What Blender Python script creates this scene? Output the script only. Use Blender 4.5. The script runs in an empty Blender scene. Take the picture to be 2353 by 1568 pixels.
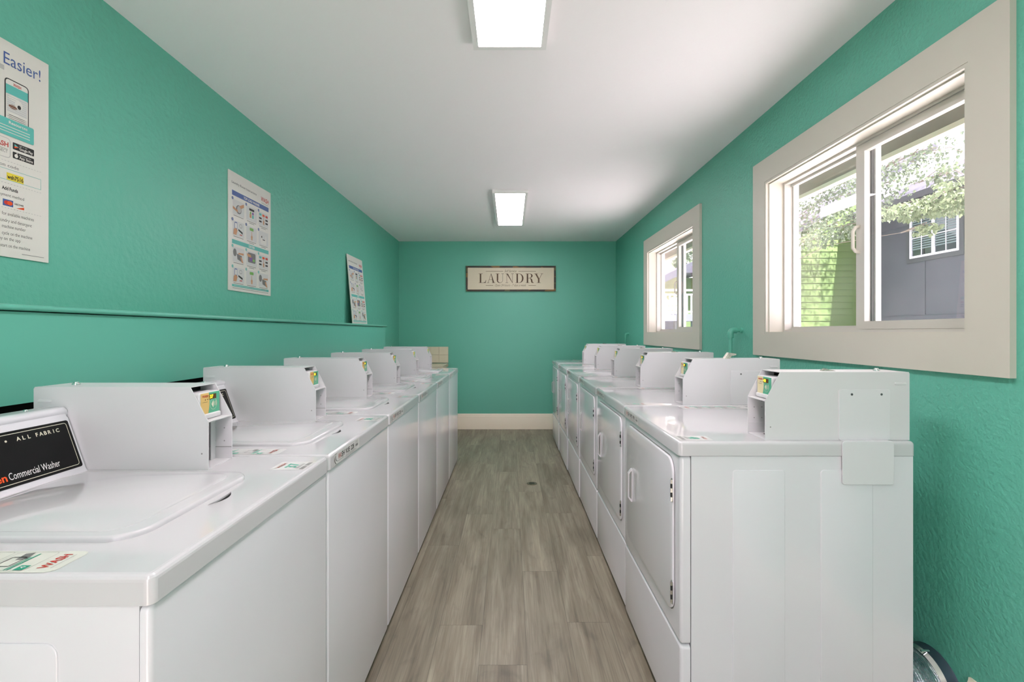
import bpy, bmesh, math, random
from mathutils import Vector, Matrix
random.seed(7)
PI = math.pi
# ------------------------------------------------------------------ camera
F_PX = 1071.0
CAM_Z = 1.257
scene = bpy.context.scene
col = scene.collection
cd = bpy.data.cameras.new('camera'); cam = bpy.data.objects.new('camera', cd); col.objects.link(cam)
cam.location = (0, 0, CAM_Z); cam.rotation_euler = (PI/2, 0, 0)
cd.sensor_width = 36; cd.lens = F_PX/2353*36
cd.shift_x = 3.5/2353; cd.shift_y = -20/2353
cd.clip_start = 0.02; cd.clip_end = 200
scene.camera = cam
# ------------------------------------------------------------------ view, world, sun
vs = scene.view_settings
vs.view_transform = 'Standard'; vs.look = 'None'; vs.gamma = 1; vs.use_curve_mapping = False
vs.exposure = 1.68
w = bpy.data.worlds.new('world'); scene.world = w; w.use_nodes = True
bg = w.node_tree.nodes['Background']; bg.inputs[0].default_value = (1.0, 0.89, 1.0, 1); bg.inputs[1].default_value = 1.9
sd = bpy.data.lights.new('sun', 'SUN'); sd.energy = 15; sd.angle = math.radians(0.8); sd.color = (1.0, 0.89, 0.92)
sun = bpy.data.objects.new('sun', sd); col.objects.link(sun)
sun.rotation_euler = Vector((-0.10, 0.75, -0.95)).to_track_quat('-Z', 'Y').to_euler()
LAMP = 6.9            # emission of the ceiling light diffusers

# ------------------------------------------------------------------ materials
def lin(c):
    c = c/255.0
    return c/12.92 if c <= 0.04045 else ((c+0.055)/1.055)**2.4
def rgb(r, g, b): return (lin(r), lin(g), lin(b), 1)
MATS = {}
def mat(name, c, rough=0.5, metal=0.0, spec=0.5, emit=None, es=1.0, bump=None, coat=0.0, vary=None):
    if name in MATS: return MATS[name]
    m = bpy.data.materials.new(name); m.use_nodes = True
    nt = m.node_tree; p = nt.nodes['Principled BSDF']
    p.inputs['Base Color'].default_value = c if len(c) == 4 else (*c, 1)
    p.inputs['Roughness'].default_value = rough; p.inputs['Metallic'].default_value = metal
    p.inputs['Specular IOR Level'].default_value = spec
    p.inputs['Coat Weight'].default_value = coat
    if coat: p.inputs['Coat Roughness'].default_value = 0.05
    if emit: p.inputs['Emission Color'].default_value = emit; p.inputs['Emission Strength'].default_value = es
    tc = nt.nodes.new('ShaderNodeTexCoord')
    if bump:
        last = None
        for (sc, st, det, stretch) in bump:
            mp = nt.nodes.new('ShaderNodeMapping'); mp.inputs['Scale'].default_value = stretch
            nt.links.new(tc.outputs['Object'], mp.inputs[0])
            n = nt.nodes.new('ShaderNodeTexNoise'); n.inputs['Scale'].default_value = sc; n.inputs['Detail'].default_value = det
            nt.links.new(mp.outputs[0], n.inputs['Vector'])
            b = nt.nodes.new('ShaderNodeBump'); b.inputs['Strength'].default_value = st; b.inputs['Distance'].default_value = 0.01
            nt.links.new(n.outputs['Fac'], b.inputs['Height'])
            if last: nt.links.new(last.outputs[0], b.inputs['Normal'])
            last = b
        nt.links.new(last.outputs[0], p.inputs['Normal'])
    if vary:
        sc, amt = vary
        n = nt.nodes.new('ShaderNodeTexNoise'); n.inputs['Scale'].default_value = sc; n.inputs['Detail'].default_value = 4
        nt.links.new(tc.outputs['Object'], n.inputs['Vector'])
        r = nt.nodes.new('ShaderNodeValToRGB')
        cc = c
        r.color_ramp.elements[0].position = 0.3; r.color_ramp.elements[1].position = 0.7
        r.color_ramp.elements[0].color = (cc[0]*(1-amt), cc[1]*(1-amt), cc[2]*(1-amt), 1)
        r.color_ramp.elements[1].color = (min(1, cc[0]*(1+amt)), min(1, cc[1]*(1+amt)), min(1, cc[2]*(1+amt)), 1)
        nt.links.new(n.outputs['Fac'], r.inputs[0]); nt.links.new(r.outputs[0], p.inputs['Base Color'])
    MATS[name] = m
    return m
one = (1, 1, 1)
TEAL = (0.135, 0.50, 0.375, 1)
M_wall = mat('teal_wall', TEAL, 0.42, bump=[(45, 0.35, 3, one), (9, 0.2, 2, one)])
M_wall_s = mat('teal_wall_smooth', TEAL, 0.42, bump=[(30, 0.05, 3, one), (5, 0.05, 2, one)])
M_tealpaint = mat('teal_paint_gloss', TEAL, 0.3, bump=[(20, 0.06, 2, one)])
M_ceil = mat('ceiling_white', rgb(250, 247, 248), 0.8, bump=[(40, 0.04, 2, one)])
M_trim = mat('cream_trim', rgb(209, 205, 192), 0.42, bump=[(12, 0.03, 2, one)])
M_base = mat('baseboard_cream', rgb(250, 240, 218), 0.4, bump=[(12, 0.03, 2, one)])
M_vinyl = mat('white_vinyl', rgb(206, 203, 195), 0.35)
M_rubber = mat('dark_track', rgb(60, 60, 58), 0.6)
M_white = mat('white_enamel', rgb(229, 229, 233), 0.16, coat=0.3, bump=[(3, 0.012, 1, one)])
M_deck = mat('white_enamel_top', rgb(211, 210, 212), 0.06, coat=0.3)
M_steel = mat('white_steel_box', rgb(222, 222, 223), 0.32)
M_black = mat('black_panel', rgb(13, 13, 13), 0.3, spec=0.25, vary=(14, 0.25))
M_dark = mat('black_shade', rgb(12, 12, 13), 0.8)  # black also stands in for shade inside slots and openings
M_foot = mat('dark_foot', rgb(25, 25, 26), 0.6)
M_chrome = mat('chrome', (0.8, 0.8, 0.8, 1), 0.15, metal=1.0)
M_screw = mat('grey_screw', rgb(95, 96, 98), 0.4, metal=0.6)
M_orange = mat('orange_print', rgb(240, 85, 20), 0.5)
M_creamline = mat('cream_print', rgb(226, 222, 200), 0.5)
M_wprint = mat('white_print', rgb(238, 238, 236), 0.5)
M_paper = mat('paper_white', rgb(226, 224, 216), 0.35)
M_blue = mat('blue_print', rgb(70, 98, 160), 0.45)
M_teal2 = mat('turquoise_print', rgb(95, 190, 180), 0.45)
M_teal3 = mat('green_teal_print', rgb(30, 150, 120), 0.45)
M_red = mat('red_print', rgb(196, 58, 48), 0.45)
M_gray = mat('grey_print', rgb(120, 120, 118), 0.5)
M_lgray = mat('light_grey_print', rgb(188, 188, 184), 0.5)
M_pgray = mat('picture_grey', rgb(212, 213, 210), 0.5)
M_ink = mat('black_print', rgb(35, 34, 34), 0.5)
M_skin = mat('skin_tone_print', rgb(205, 152, 112), 0.5)
M_yellow = mat('yellow_print', rgb(232, 212, 60), 0.5)
M_amber = mat('amber_face', rgb(232, 196, 120), 0.35)
M_creamface = mat('cream_face', rgb(236, 222, 180), 0.35)
M_green = mat('green_face', rgb(92, 182, 146), 0.35)
M_led = mat('led_display', rgb(96, 60, 14), 0.3)
M_digit = mat('led_digits', rgb(235, 220, 40), 0.4, emit=rgb(240, 230, 40), es=1.0)
M_clear = mat('clear_label', rgb(224, 224, 222), 0.25)
M_dgray = mat('faded_grey_print', rgb(150, 150, 148), 0.5)
M_dteal = mat('faded_teal_print', rgb(80, 175, 150), 0.5)
M_dred = mat('faded_red_print', rgb(178, 110, 100), 0.5)
M_sticker = mat('sticker_clear', rgb(224, 225, 214), 0.3)
M_coffee = mat('brown_print', rgb(120, 70, 40), 0.5)
M_purple = mat('violet_print', rgb(128, 88, 160), 0.5)
M_lgreen = mat('green_print', rgb(120, 180, 90), 0.5)
M_signface = mat('sign_face', rgb(222, 212, 186), 0.45, vary=(3, 0.04))
M_brown = mat('sign_lettering', rgb(92, 70, 44), 0.55, vary=(12, 0.25))
M_script = mat('sign_script', rgb(128, 112, 78), 0.55)
M_tile = mat('beige_tile', rgb(222, 214, 188), 0.25, vary=(6, 0.03))
M_grout = mat('tile_grout', rgb(200, 193, 168), 0.8)
M_brass = mat('aged_metal', rgb(120, 112, 92), 0.35, metal=0.7, vary=(40, 0.3))
M_eave = mat('brown_eave', rgb(120, 92, 76), 0.7, vary=(6, 0.15))
M_eavel = mat('light_brown_board', rgb(212, 176, 158), 0.7)
M_bark = mat('bark', rgb(84, 74, 64), 0.9, vary=(10, 0.3))
M_gwall = mat('slate_grey_siding', rgb(38, 41, 49), 0.75, bump=[(30, 0.05, 2, one)], vary=(2, 0.05))
M_gtrim = mat('dark_grey_trim', rgb(27, 31, 34), 0.7)
M_roof = mat('shingle_roof', rgb(56, 55, 66), 0.9, vary=(8, 0.18), bump=[(40, 0.4, 3, (1, 4, 1))])
M_gsid = mat('green_lap_siding', rgb(66, 86, 38), 0.6, vary=(1.2, 0.06))
M_ysid = mat('pale_yellow_siding', rgb(150, 153, 112), 0.6)
M_wpaint = mat('white_paint', rgb(172, 174, 180), 0.5)
M_deckgray = mat('grey_deck_board', rgb(74, 77, 92), 0.7)
M_darkglass = mat('dark_window_glass', rgb(24, 34, 36), 0.05, spec=0.8)
M_blind = mat('blind_slat', rgb(66, 84, 84), 0.6)
M_ground_bounce = mat('pale_concrete_ground', rgb(205, 200, 200), 0.95, vary=(1.5, 0.08))  # unseen ground, made pale to bounce light up through the windows
M_foil = mat('foil_duct', (0.62, 0.64, 0.70, 1), 0.22, metal=1.0, bump=[(60, 0.5, 3, one)])
M_ducting = mat('dark_duct_collar', rgb(92, 106, 122), 0.35, metal=0.7)
M_lampframe = mat('lamp_frame_white', rgb(236, 236, 234), 0.5)
M_diff = mat('lamp_diffuser', rgb(255, 255, 252), 0.6, emit=(1.0, 0.875, 0.93, 1), es=LAMP)
M_tag = mat('latch_metal', rgb(206, 204, 190), 0.25, metal=0.6, vary=(90, 0.35))
M_plate = mat('plate_steel', rgb(226, 226, 228), 0.3)

def mat_wood_sign():
    m = bpy.data.materials.new('camouflage_wood_frame'); m.use_nodes = True
    nt = m.node_tree; p = nt.nodes['Principled BSDF']; p.inputs['Roughness'].default_value = 0.5
    tc = nt.nodes.new('ShaderNodeTexCoord'); mp = nt.nodes.new('ShaderNodeMapping'); mp.inputs['Scale'].default_value = (1, 3, 2)
    n = nt.nodes.new('ShaderNodeTexVoronoi'); n.inputs['Scale'].default_value = 11
    r = nt.nodes.new('ShaderNodeValToRGB'); cr = r.color_ramp; cr.interpolation = 'CONSTANT'
    cols = [(0, rgb(44, 36, 22)), (0.3, rgb(92, 86, 48)), (0.5, rgb(40, 52, 44)), (0.68, rgb(128, 96, 44)), (0.85, rgb(60, 44, 24))]
    cr.elements[0].position = 0; cr.elements[0].color = cols[0][1]; cr.elements[1].position = cols[1][0]; cr.elements[1].color = cols[1][1]
    for q, c in cols[2:]:
        e = cr.elements.new(q); e.color = c
    nt.links.new(tc.outputs['Object'], mp.inputs[0]); nt.links.new(mp.outputs[0], n.inputs['Vector'])
    sx = nt.nodes.new('ShaderNodeSeparateColor'); nt.links.new(n.outputs['Color'], sx.inputs[0]); nt.links.new(sx.outputs[0], r.inputs[0])
    nt.links.new(r.outputs[0], p.inputs['Base Color'])
    return m
M_frame = mat_wood_sign()

def mat_floor():
    m = bpy.data.materials.new('vinyl_plank'); m.use_nodes = True
    nt = m.node_tree; N = nt.nodes; L = nt.links; p = N['Principled BSDF']
    at = N.new('ShaderNodeAttribute'); at.attribute_name = 'plank'
    uv = N.new('ShaderNodeUVMap'); uv.uv_map = 'UVMap'
    tc = N.new('ShaderNodeTexCoord')
    add = N.new('ShaderNodeVectorMath'); add.operation = 'MULTIPLY_ADD'
    add.inputs[1].default_value = (17, 31, 5)
    L.new(at.outputs['Color'], add.inputs[0]); L.new(tc.outputs['Object'], add.inputs[2])
    def noise(scale, stretch, det=4, dist=0.0):
        mp = N.new('ShaderNodeMapping'); mp.inputs['Scale'].default_value = stretch; L.new(add.outputs[0], mp.inputs[0])
        n = N.new('ShaderNodeTexNoise'); n.inputs['Scale'].default_value = scale; n.inputs['Detail'].default_value = det
        n.inputs['Distortion'].default_value = dist
        L.new(mp.outputs[0], n.inputs['Vector']); return n
    n1 = noise(1.0, (16, 1.6, 1), 5, 0.6)
    n2 = noise(1.0, (120, 4, 1), 6, 0.8)
    n3 = noise(1.0, (7, 3.2, 1), 3, 2.2)
    r1 = N.new('ShaderNodeValToRGB'); e = r1.color_ramp
    e.elements[0].position = 0.30; e.elements[0].color = rgb(118, 110, 92)
    e.elements[1].position = 0.72; e.elements[1].color = rgb(163, 156, 136)
    L.new(n1.outputs['Fac'], r1.inputs[0])
    mr2 = N.new('ShaderNodeMapRange'); mr2.inputs[1].default_value = 0.3; mr2.inputs[2].default_value = 0.7; mr2.inputs[3].default_value = 0.76; mr2.inputs[4].default_value = 1.14
    L.new(n2.outputs['Fac'], mr2.inputs[0])
    mr3 = N.new('ShaderNodeMapRange'); mr3.inputs[1].default_value = 0.58; mr3.inputs[2].default_value = 0.74; mr3.inputs[3].default_value = 1.0; mr3.inputs[4].default_value = 0.80
    L.new(n3.outputs['Fac'], mr3.inputs[0])
    mu = N.new('ShaderNodeMath'); mu.operation = 'MULTIPLY'; L.new(mr2.outputs[0], mu.inputs[0]); L.new(mr3.outputs[0], mu.inputs[1])
    sp = N.new('ShaderNodeSeparateColor'); L.new(at.outputs['Color'], sp.inputs[0])
    mrp = N.new('ShaderNodeMapRange'); mrp.inputs[3].default_value = 0.90; mrp.inputs[4].default_value = 1.08; L.new(sp.outputs[2], mrp.inputs[0])
    mu2 = N.new('ShaderNodeMath'); mu2.operation = 'MULTIPLY'; L.new(mu.outputs[0], mu2.inputs[0]); L.new(mrp.outputs[0], mu2.inputs[1])
    # thin dark seams from the plank's own UV (metres from its edges)
    su = N.new('ShaderNodeSeparateXYZ'); L.new(uv.outputs[0], su.inputs[0])
    def edge(sock, size):
        a = N.new('ShaderNodeMath'); a.operation = 'SUBTRACT'; a.inputs[0].default_value = size; L.new(sock, a.inputs[1])
        b = N.new('ShaderNodeMath'); b.operation = 'MINIMUM'; L.new(sock, b.inputs[0]); L.new(a.outputs[0], b.inputs[1]); return b
    ex = edge(su.outputs[0], 0.183); ey = edge(su.outputs[1], 1.22)
    mn = N.new('ShaderNodeMath'); mn.operation = 'MINIMUM'; L.new(ex.outputs[0], mn.inputs[0]); L.new(ey.outputs[0], mn.inputs[1])
    ms = N.new('ShaderNodeMapRange'); ms.inputs[1].default_value = 0.0; ms.inputs[2].default_value = 0.0016; ms.inputs[3].default_value = 0.42; ms.inputs[4].default_value = 1.0
    L.new(mn.outputs[0], ms.inputs[0])
    mu3 = N.new('ShaderNodeMath'); mu3.operation = 'MULTIPLY'; L.new(mu2.outputs[0], mu3.inputs[0]); L.new(ms.outputs[0], mu3.inputs[1])
    mx = N.new('ShaderNodeVectorMath'); mx.operation = 'SCALE'; L.new(r1.outputs[0], mx.inputs[0]); L.new(mu3.outputs[0], mx.inputs['Scale'])
    L.new(mx.outputs[0], p.inputs['Base Color'])
    p.inputs['Roughness'].default_value = 0.42
    b = N.new('ShaderNodeBump'); b.inputs['Strength'].default_value = 0.12; b.inputs['Distance'].default_value = 0.004
    L.new(n2.outputs['Fac'], b.inputs['Height']); L.new(b.outputs[0], p.inputs['Normal'])
    return m
M_floor = mat_floor()

def mat_glass():
    m = bpy.data.materials.new('window_glass'); m.use_nodes = True
    nt = m.node_tree; N = nt.nodes; L = nt.links
    for n in list(N): N.remove(n)
    out = N.new('ShaderNodeOutputMaterial'); t = N.new('ShaderNodeBsdfTransparent'); g = N.new('ShaderNodeBsdfGlossy'); g.inputs['Roughness'].default_value = 0.0
    t.inputs[0].default_value = (0.96, 0.98, 0.97, 1)
    f = N.new('ShaderNodeFresnel'); ge = N.new('ShaderNodeNewGeometry')
    io = N.new('ShaderNodeMapRange'); io.inputs[3].default_value = 1.5; io.inputs[4].default_value = 1/1.5; L.new(ge.outputs['Backfacing'], io.inputs[0]); L.new(io.outputs[0], f.inputs[0])
    mx = N.new('ShaderNodeMixShader'); L.new(f.outputs[0], mx.inputs[0]); L.new(t.outputs[0], mx.inputs[1]); L.new(g.outputs[0], mx.inputs[2])
    d = N.new('ShaderNodeBsdfDiffuse'); d.inputs[0].default_value = (0.9, 0.9, 0.9, 1)
    tc = N.new('ShaderNodeTexCoord'); no = N.new('ShaderNodeTexNoise'); no.inputs['Scale'].default_value = 3.5; no.inputs['Detail'].default_value = 6
    L.new(tc.outputs['Object'], no.inputs['Vector'])
    mr = N.new('ShaderNodeMapRange'); mr.inputs[1].default_value = 0.35; mr.inputs[2].default_value = 0.8; mr.inputs[3].default_value = 0.02; mr.inputs[4].default_value = 0.09
    L.new(no.outputs['Fac'], mr.inputs[0])
    m2 = N.new('ShaderNodeMixShader'); L.new(mr.outputs[0], m2.inputs[0]); L.new(mx.outputs[0], m2.inputs[1]); L.new(d.outputs[0], m2.inputs[2])
    L.new(m2.outputs[0], out.inputs[0])
    return m
M_glass = mat_glass()

def mat_leaf():
    m = bpy.data.materials.new('maple_leaf'); m.use_nodes = True
    nt = m.node_tree; N = nt.nodes; L = nt.links; p = N['Principled BSDF']
    oi = N.new('ShaderNodeAttribute'); oi.attribute_name = 'tone'
    r = N.new('ShaderNodeValToRGB'); r.color_ramp.elements[0].color = rgb(54, 70, 60); r.color_ramp.elements[1].color = rgb(118, 130, 96)
    L.new(oi.outputs['Fac'], r.inputs[0]); L.new(r.outputs[0], p.inputs['Base Color']); p.inputs['Roughness'].default_value = 0.5
    tr = N.new('ShaderNodeBsdfTranslucent'); L.new(r.outputs[0], tr.inputs[0])
    mx = N.new('ShaderNodeMixShader'); mx.inputs[0].default_value = 0.4
    L.new(p.outputs[0], mx.inputs[1]); L.new(tr.outputs[0], mx.inputs[2]); L.new(mx.outputs[0], N['Material Output'].inputs[0])
    return m
M_leaf = mat_leaf()

# ------------------------------------------------------------------ text cache
_txt = {}
def text_geo(s, bold=False):
    key = (s, bold)
    if key in _txt: return _txt[key]
    c = bpy.data.curves.new('t', 'FONT'); c.body = s; c.size = 1; c.resolution_u = 3
    if bold: c.offset = 0.022
    o = bpy.data.objects.new('t', c); col.objects.link(o)
    bpy.context.view_layer.update()
    me = o.evaluated_get(bpy.context.evaluated_depsgraph_get()).to_mesh()
    v = [(q.co.x, q.co.y) for q in me.vertices]; f = [tuple(q.vertices) for q in me.polygons]
    o.evaluated_get(bpy.context.evaluated_depsgraph_get()).to_mesh_clear()
    bpy.data.objects.remove(o); bpy.data.curves.remove(c)
    _txt[key] = (v, f); return v, f
CAP = max(y for x, y in text_geo('H')[0])

# ------------------------------------------------------------------ mesh builder
def ident(a, b, c): return (a, b, c)
class MB:
    def __init__(s): s.v = []; s.f = []; s.m = []; s.sm = []
    def add(s, vs_, fs, m=0, smooth=True):
        b = len(s.v); s.v += [tuple(q) for q in vs_]
        for f in fs: s.f.append(tuple(b+i for i in f)); s.m.append(m); s.sm.append(smooth)
        return s
    def box(s, x0, x1, y0, y1, z0, z1, m=0, mp=ident):
        P = [mp(x, y, z) for z in (z0, z1) for y in (y0, y1) for x in (x0, x1)]
        return s.add(P, [(0, 2, 3, 1), (4, 5, 7, 6), (0, 1, 5, 4), (2, 6, 7, 3), (0, 4, 6, 2), (1, 3, 7, 5)], m)
    def rslab(s, u0, u1, v0, v1, w0, w1, r, bev, m=0, mp=ident, nb=3, nc=5, bev0=0.0):
        """rounded rectangle in u,v extruded w0..w1, outer edge at w1 rolled over by bev"""
        def ring(ins, w):
            a0, a1, b0, b1 = u0+ins, u1-ins, v0+ins, v1-ins
            rr = max(r-ins, 1e-4); pts = []
            for (cx, cy, st) in ((a1-rr, b1-rr, 0), (a0+rr, b1-rr, PI/2), (a0+rr, b0+rr, PI), (a1-rr, b0+rr, 1.5*PI)):
                for k in range(nc+1):
                    t = st+PI/2*k/nc; pts.append(mp(cx+rr*math.cos(t), cy+rr*math.sin(t), w))
            return pts
        sg = 1 if w1 > w0 else -1
        rings = []
        if bev0:
            for k in range(nb+1):
                t = PI/2*k/nb; rings.append(ring(bev0*(1-math.sin(t)), w0+sg*bev0*(1-math.cos(t))))
        else: rings.append(ring(0, w0))
        for k in range(nb+1):
            t = PI/2*k/nb; rings.append(ring(bev*(1-math.cos(t)), w1-sg*bev*(1-math.sin(t))))
        n = len(rings[0]); P = [q for R in rings for q in R]; F = []
        for i in range(len(rings)-1):
            for k in range(n):
                F.append((i*n+k, i*n+(k+1) % n, (i+1)*n+(k+1) % n, (i+1)*n+k))
        F.append(tuple(range(n))[::-1]); F.append(tuple((len(rings)-1)*n+k for k in range(n)))
        return s.add(P, F, m)
    def prism(s, poly, w0, w1, m=0, mp=ident):
        n = len(poly); P = [mp(a, b, w0) for a, b in poly]+[mp(a, b, w1) for a, b in poly]
        F = [tuple(range(n))[::-1], tuple(range(n, 2*n))]+[(k, (k+1) % n, n+(k+1) % n, n+k) for k in range(n)]
        return s.add(P, F, m)
    def flat(s, poly, m=0, mp=ident, w=0.0):
        return s.add([mp(a, b, w) for a, b in poly], [tuple(range(len(poly)))], m, False)
    def rect(s, u0, u1, v0, v1, m=0, mp=ident, w=0.0, r=0.0):
        if not r: return s.flat([(u0, v0), (u1, v0), (u1, v1), (u0, v1)], m, mp, w)
        pts = []
        for (cx, cy, st) in ((u1-r, v1-r, 0), (u0+r, v1-r, PI/2), (u0+r, v0+r, PI), (u1-r, v0+r, 1.5*PI)):
            for k in range(4):
                t = st+PI/2*k/3; pts.append((cx+r*math.cos(t), cy+r*math.sin(t)))
        return s.flat(pts, m, mp, w)
    def disc(s, cu, cv, ru, rv, m=0, mp=ident, w=0.0, n=20):
        return s.flat([(cu+ru*math.cos(2*PI*k/n), cv+rv*math.sin(2*PI*k/n)) for k in range(n)], m, mp, w)
    def outline(s, u0, u1, v0, v1, t, m=0, mp=ident, w=0.0, r=0.0):
        def ring(ins):
            rr = max(r-ins, 1e-4); pts = []
            for (cx, cy, st) in ((u1-ins-rr, v1-ins-rr, 0), (u0+ins+rr, v1-ins-rr, PI/2), (u0+ins+rr, v0+ins+rr, PI), (u1-ins-rr, v0+ins+rr, 1.5*PI)):
                for k in range(5):
                    a = st+PI/2*k/4; pts.append(mp(cx+rr*math.cos(a), cy+rr*math.sin(a), w))
            return pts
        A = ring(0); B = ring(t); n = len(A)
        return s.add(A+B, [(k, (k+1) % n, n+(k+1) % n, n+k) for k in range(n)], m, False)
    def text(s, t, u, v, h, m=0, mp=ident, w=0.0, width=None, bold=False, align='l', shear=0.0):
        V, F = text_geo(t, bold)
        if not V: return s
        sc = h/CAP; x0 = min(a for a, b in V); x1 = max(a for a, b in V)
        sx = sc if width is None else width/(x1-x0)
        off = {'l': 0, 'c': -(x1-x0)*sx/2, 'r': -(x1-x0)*sx}[align]
        return s.add([mp(u+off+(a-x0)*sx+shear*b*sc, v+b*sc, w) for a, b in V], F, m, False)
    def tube(s, path, r, n=12, m=0, caps=True, radii=None):
        P = [Vector(q) for q in path]; rings = []; up = None
        for i, p in enumerate(P):
            if i == 0: d = P[1]-P[0]
            elif i == len(P)-1: d = P[-1]-P[-2]
            else: d = (P[i+1]-P[i]).normalized()+(P[i]-P[i-1]).normalized()
            d.normalize()
            if up is None:
                up = Vector((0, 0, 1)) if abs(d.z) < 0.9 else Vector((1, 0, 0))
            a = d.cross(up); a.normalize(); b = a.cross(d); b.normalize(); up = b
            rr = radii[i] if radii else r
            rings.append([p+rr*(math.cos(2*PI*k/n)*a+math.sin(2*PI*k/n)*b) for k in range(n)])
        V = [q for R in rings for q in R]; F = []
        for i in range(len(rings)-1):
            for k in range(n): F.append((i*n+k, i*n+(k+1) % n, (i+1)*n+(k+1) % n, (i+1)*n+k))
        if caps: F.append(tuple(range(n))[::-1]); F.append(tuple((len(rings)-1)*n+k for k in range(n)))
        return s.add(V, F, m)
    def build(s, name, mats, parent=None, recalc=True, angle=32):
        me = bpy.data.meshes.new(name); me.from_pydata(s.v, [], s.f)
        if not isinstance(mats, (list, tuple)): mats = [mats]
        for q in mats: me.materials.append(q)
        me.polygons.foreach_set('material_index', s.m)
        me.polygons.foreach_set('use_smooth', s.sm)
        if recalc:
            bm = bmesh.new(); bm.from_mesh(me); bmesh.ops.recalc_face_normals(bm, faces=bm.faces); bm.to_mesh(me); bm.free()
        me.set_sharp_from_angle(angle=math.radians(angle))
        me.update()
        o = bpy.data.objects.new(name, me); col.objects.link(o)
        if parent is not None: o.parent = parent
        return o

def tag(o, label, cat, group=None):
    o['label'] = label; o['category'] = cat
    if group: o['group'] = group
    return o
def thing(name, label, cat, loc=(0, 0, 0), rz=0, group=None):
    o = bpy.data.objects.new(name, None); col.objects.link(o); o.empty_display_size = 0.1
    o.location = loc; o.rotation_euler = (0, 0, rz)
    return tag(o, label, cat, group)
def struct(o):
    o['kind'] = 'structure'; return o
def plab(o, label): o['label'] = label; return o

# ------------------------------------------------------------------ room shell
XL, XR, YB, YF, ZC = -1.45, 1.37, 6.06, -1.7, 2.44
WT = 0.16
def make_floor():
    bm = bmesh.new(); uvl = bm.loops.layers.uv.new('UVMap'); cl = bm.loops.layers.float_color.new('plank')
    W, Ln = 0.183, 1.22; x = -0.12; cols = []
    starts = {0: 1.76, 1: 2.45, 2: 2.02, -1: 2.0, -2: 2.75, 3: 1.40, -3: 2.3}
    for k in range(-8, 9):
        x0 = -0.12+k*W; x1 = x0+W
        s0 = starts.get(k, 1.0+(k*0.47) % 1.22)
        y = s0-Ln*4
        while y < YB+0.05:
            y1 = y+Ln
            a0, a1 = max(x0, XL-0.1), min(x1, XR+0.1); b0, b1 = max(y, YF-0.2), min(y1, YB+0.1)
            if a1 > a0 and b1 > b0:
                f = bm.faces.new([bm.verts.new((p, q, 0)) for p, q in ((a0, b0), (a1, b0), (a1, b1), (a0, b1))])
                c = (random.random(), random.random(), random.random(), 1)
                for l in f.loops:
                    l[uvl].uv = (l.vert.co.x-x0, l.vert.co.y-y); l[cl] = c
            y = y1
    me = bpy.data.meshes.new('floor'); bm.to_mesh(me); bm.free(); me.materials.append(M_floor)
    o = bpy.data.objects.new('floor', me); col.objects.link(o); struct(o)
make_floor()
struct(MB().box(XL-WT, XR+WT, YF-WT, YB+WT, ZC, ZC+0.12).build('ceiling', M_ceil))
struct(MB().box(XL-WT, XL, YF-WT, YB+WT, 0, ZC).build('wall_left', M_wall))
struct(MB().box(XL, XR, YB, YB+WT, 0, ZC).build('wall_back', M_wall_s))
# unseen wall behind the camera, white for bounce, doorway added to admit daylight
DX0, DX1, DZ = -0.40, 0.40, 2.03
struct(MB().box(XL, DX0, YF-WT, YF, 0, ZC).box(DX1, XR, YF-WT, YF, 0, ZC).box(DX0, DX1, YF-WT, YF, DZ, ZC).build('wall_front', mat('white_bounce_wall', rgb(205, 202, 200), 0.6)))
struct(MB().box(DX0-0.1, DX0, YF, YF+0.018, 0, DZ+0.1).box(DX1, DX1+0.1, YF, YF+0.018, 0, DZ+0.1).box(DX0, DX1, YF, YF+0.018, DZ, DZ+0.1).build('trim_1', M_trim))
# windows: opening y0,y1 ; casing outer c0,c1
WZ0, WZ1 = 1.247, 2.058
WIN = [(1.378, 2.484, 1.262, 2.600), (3.456, 4.630, 3.335, 4.735)]
wr = MB()
wr.box(XR, XR+WT, YF-WT, YB+WT, 0, WZ0); wr.box(XR, XR+WT, YF-WT, YB+WT, WZ1, ZC)
ys = [YF-WT, WIN[0][0], WIN[0][1], WIN[1][0], WIN[1][1], YB+WT]
for a, b in ((0, 1), (2, 3), (4, 5)): wr.box(XR, XR+WT, ys[a], ys[b], WZ0, WZ1)
struct(wr.build('wall_right', mat('teal_wall_orange_peel', TEAL, 0.42, bump=[(70, 0.42, 3, one), (14, 0.15, 2, one)])))

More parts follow.
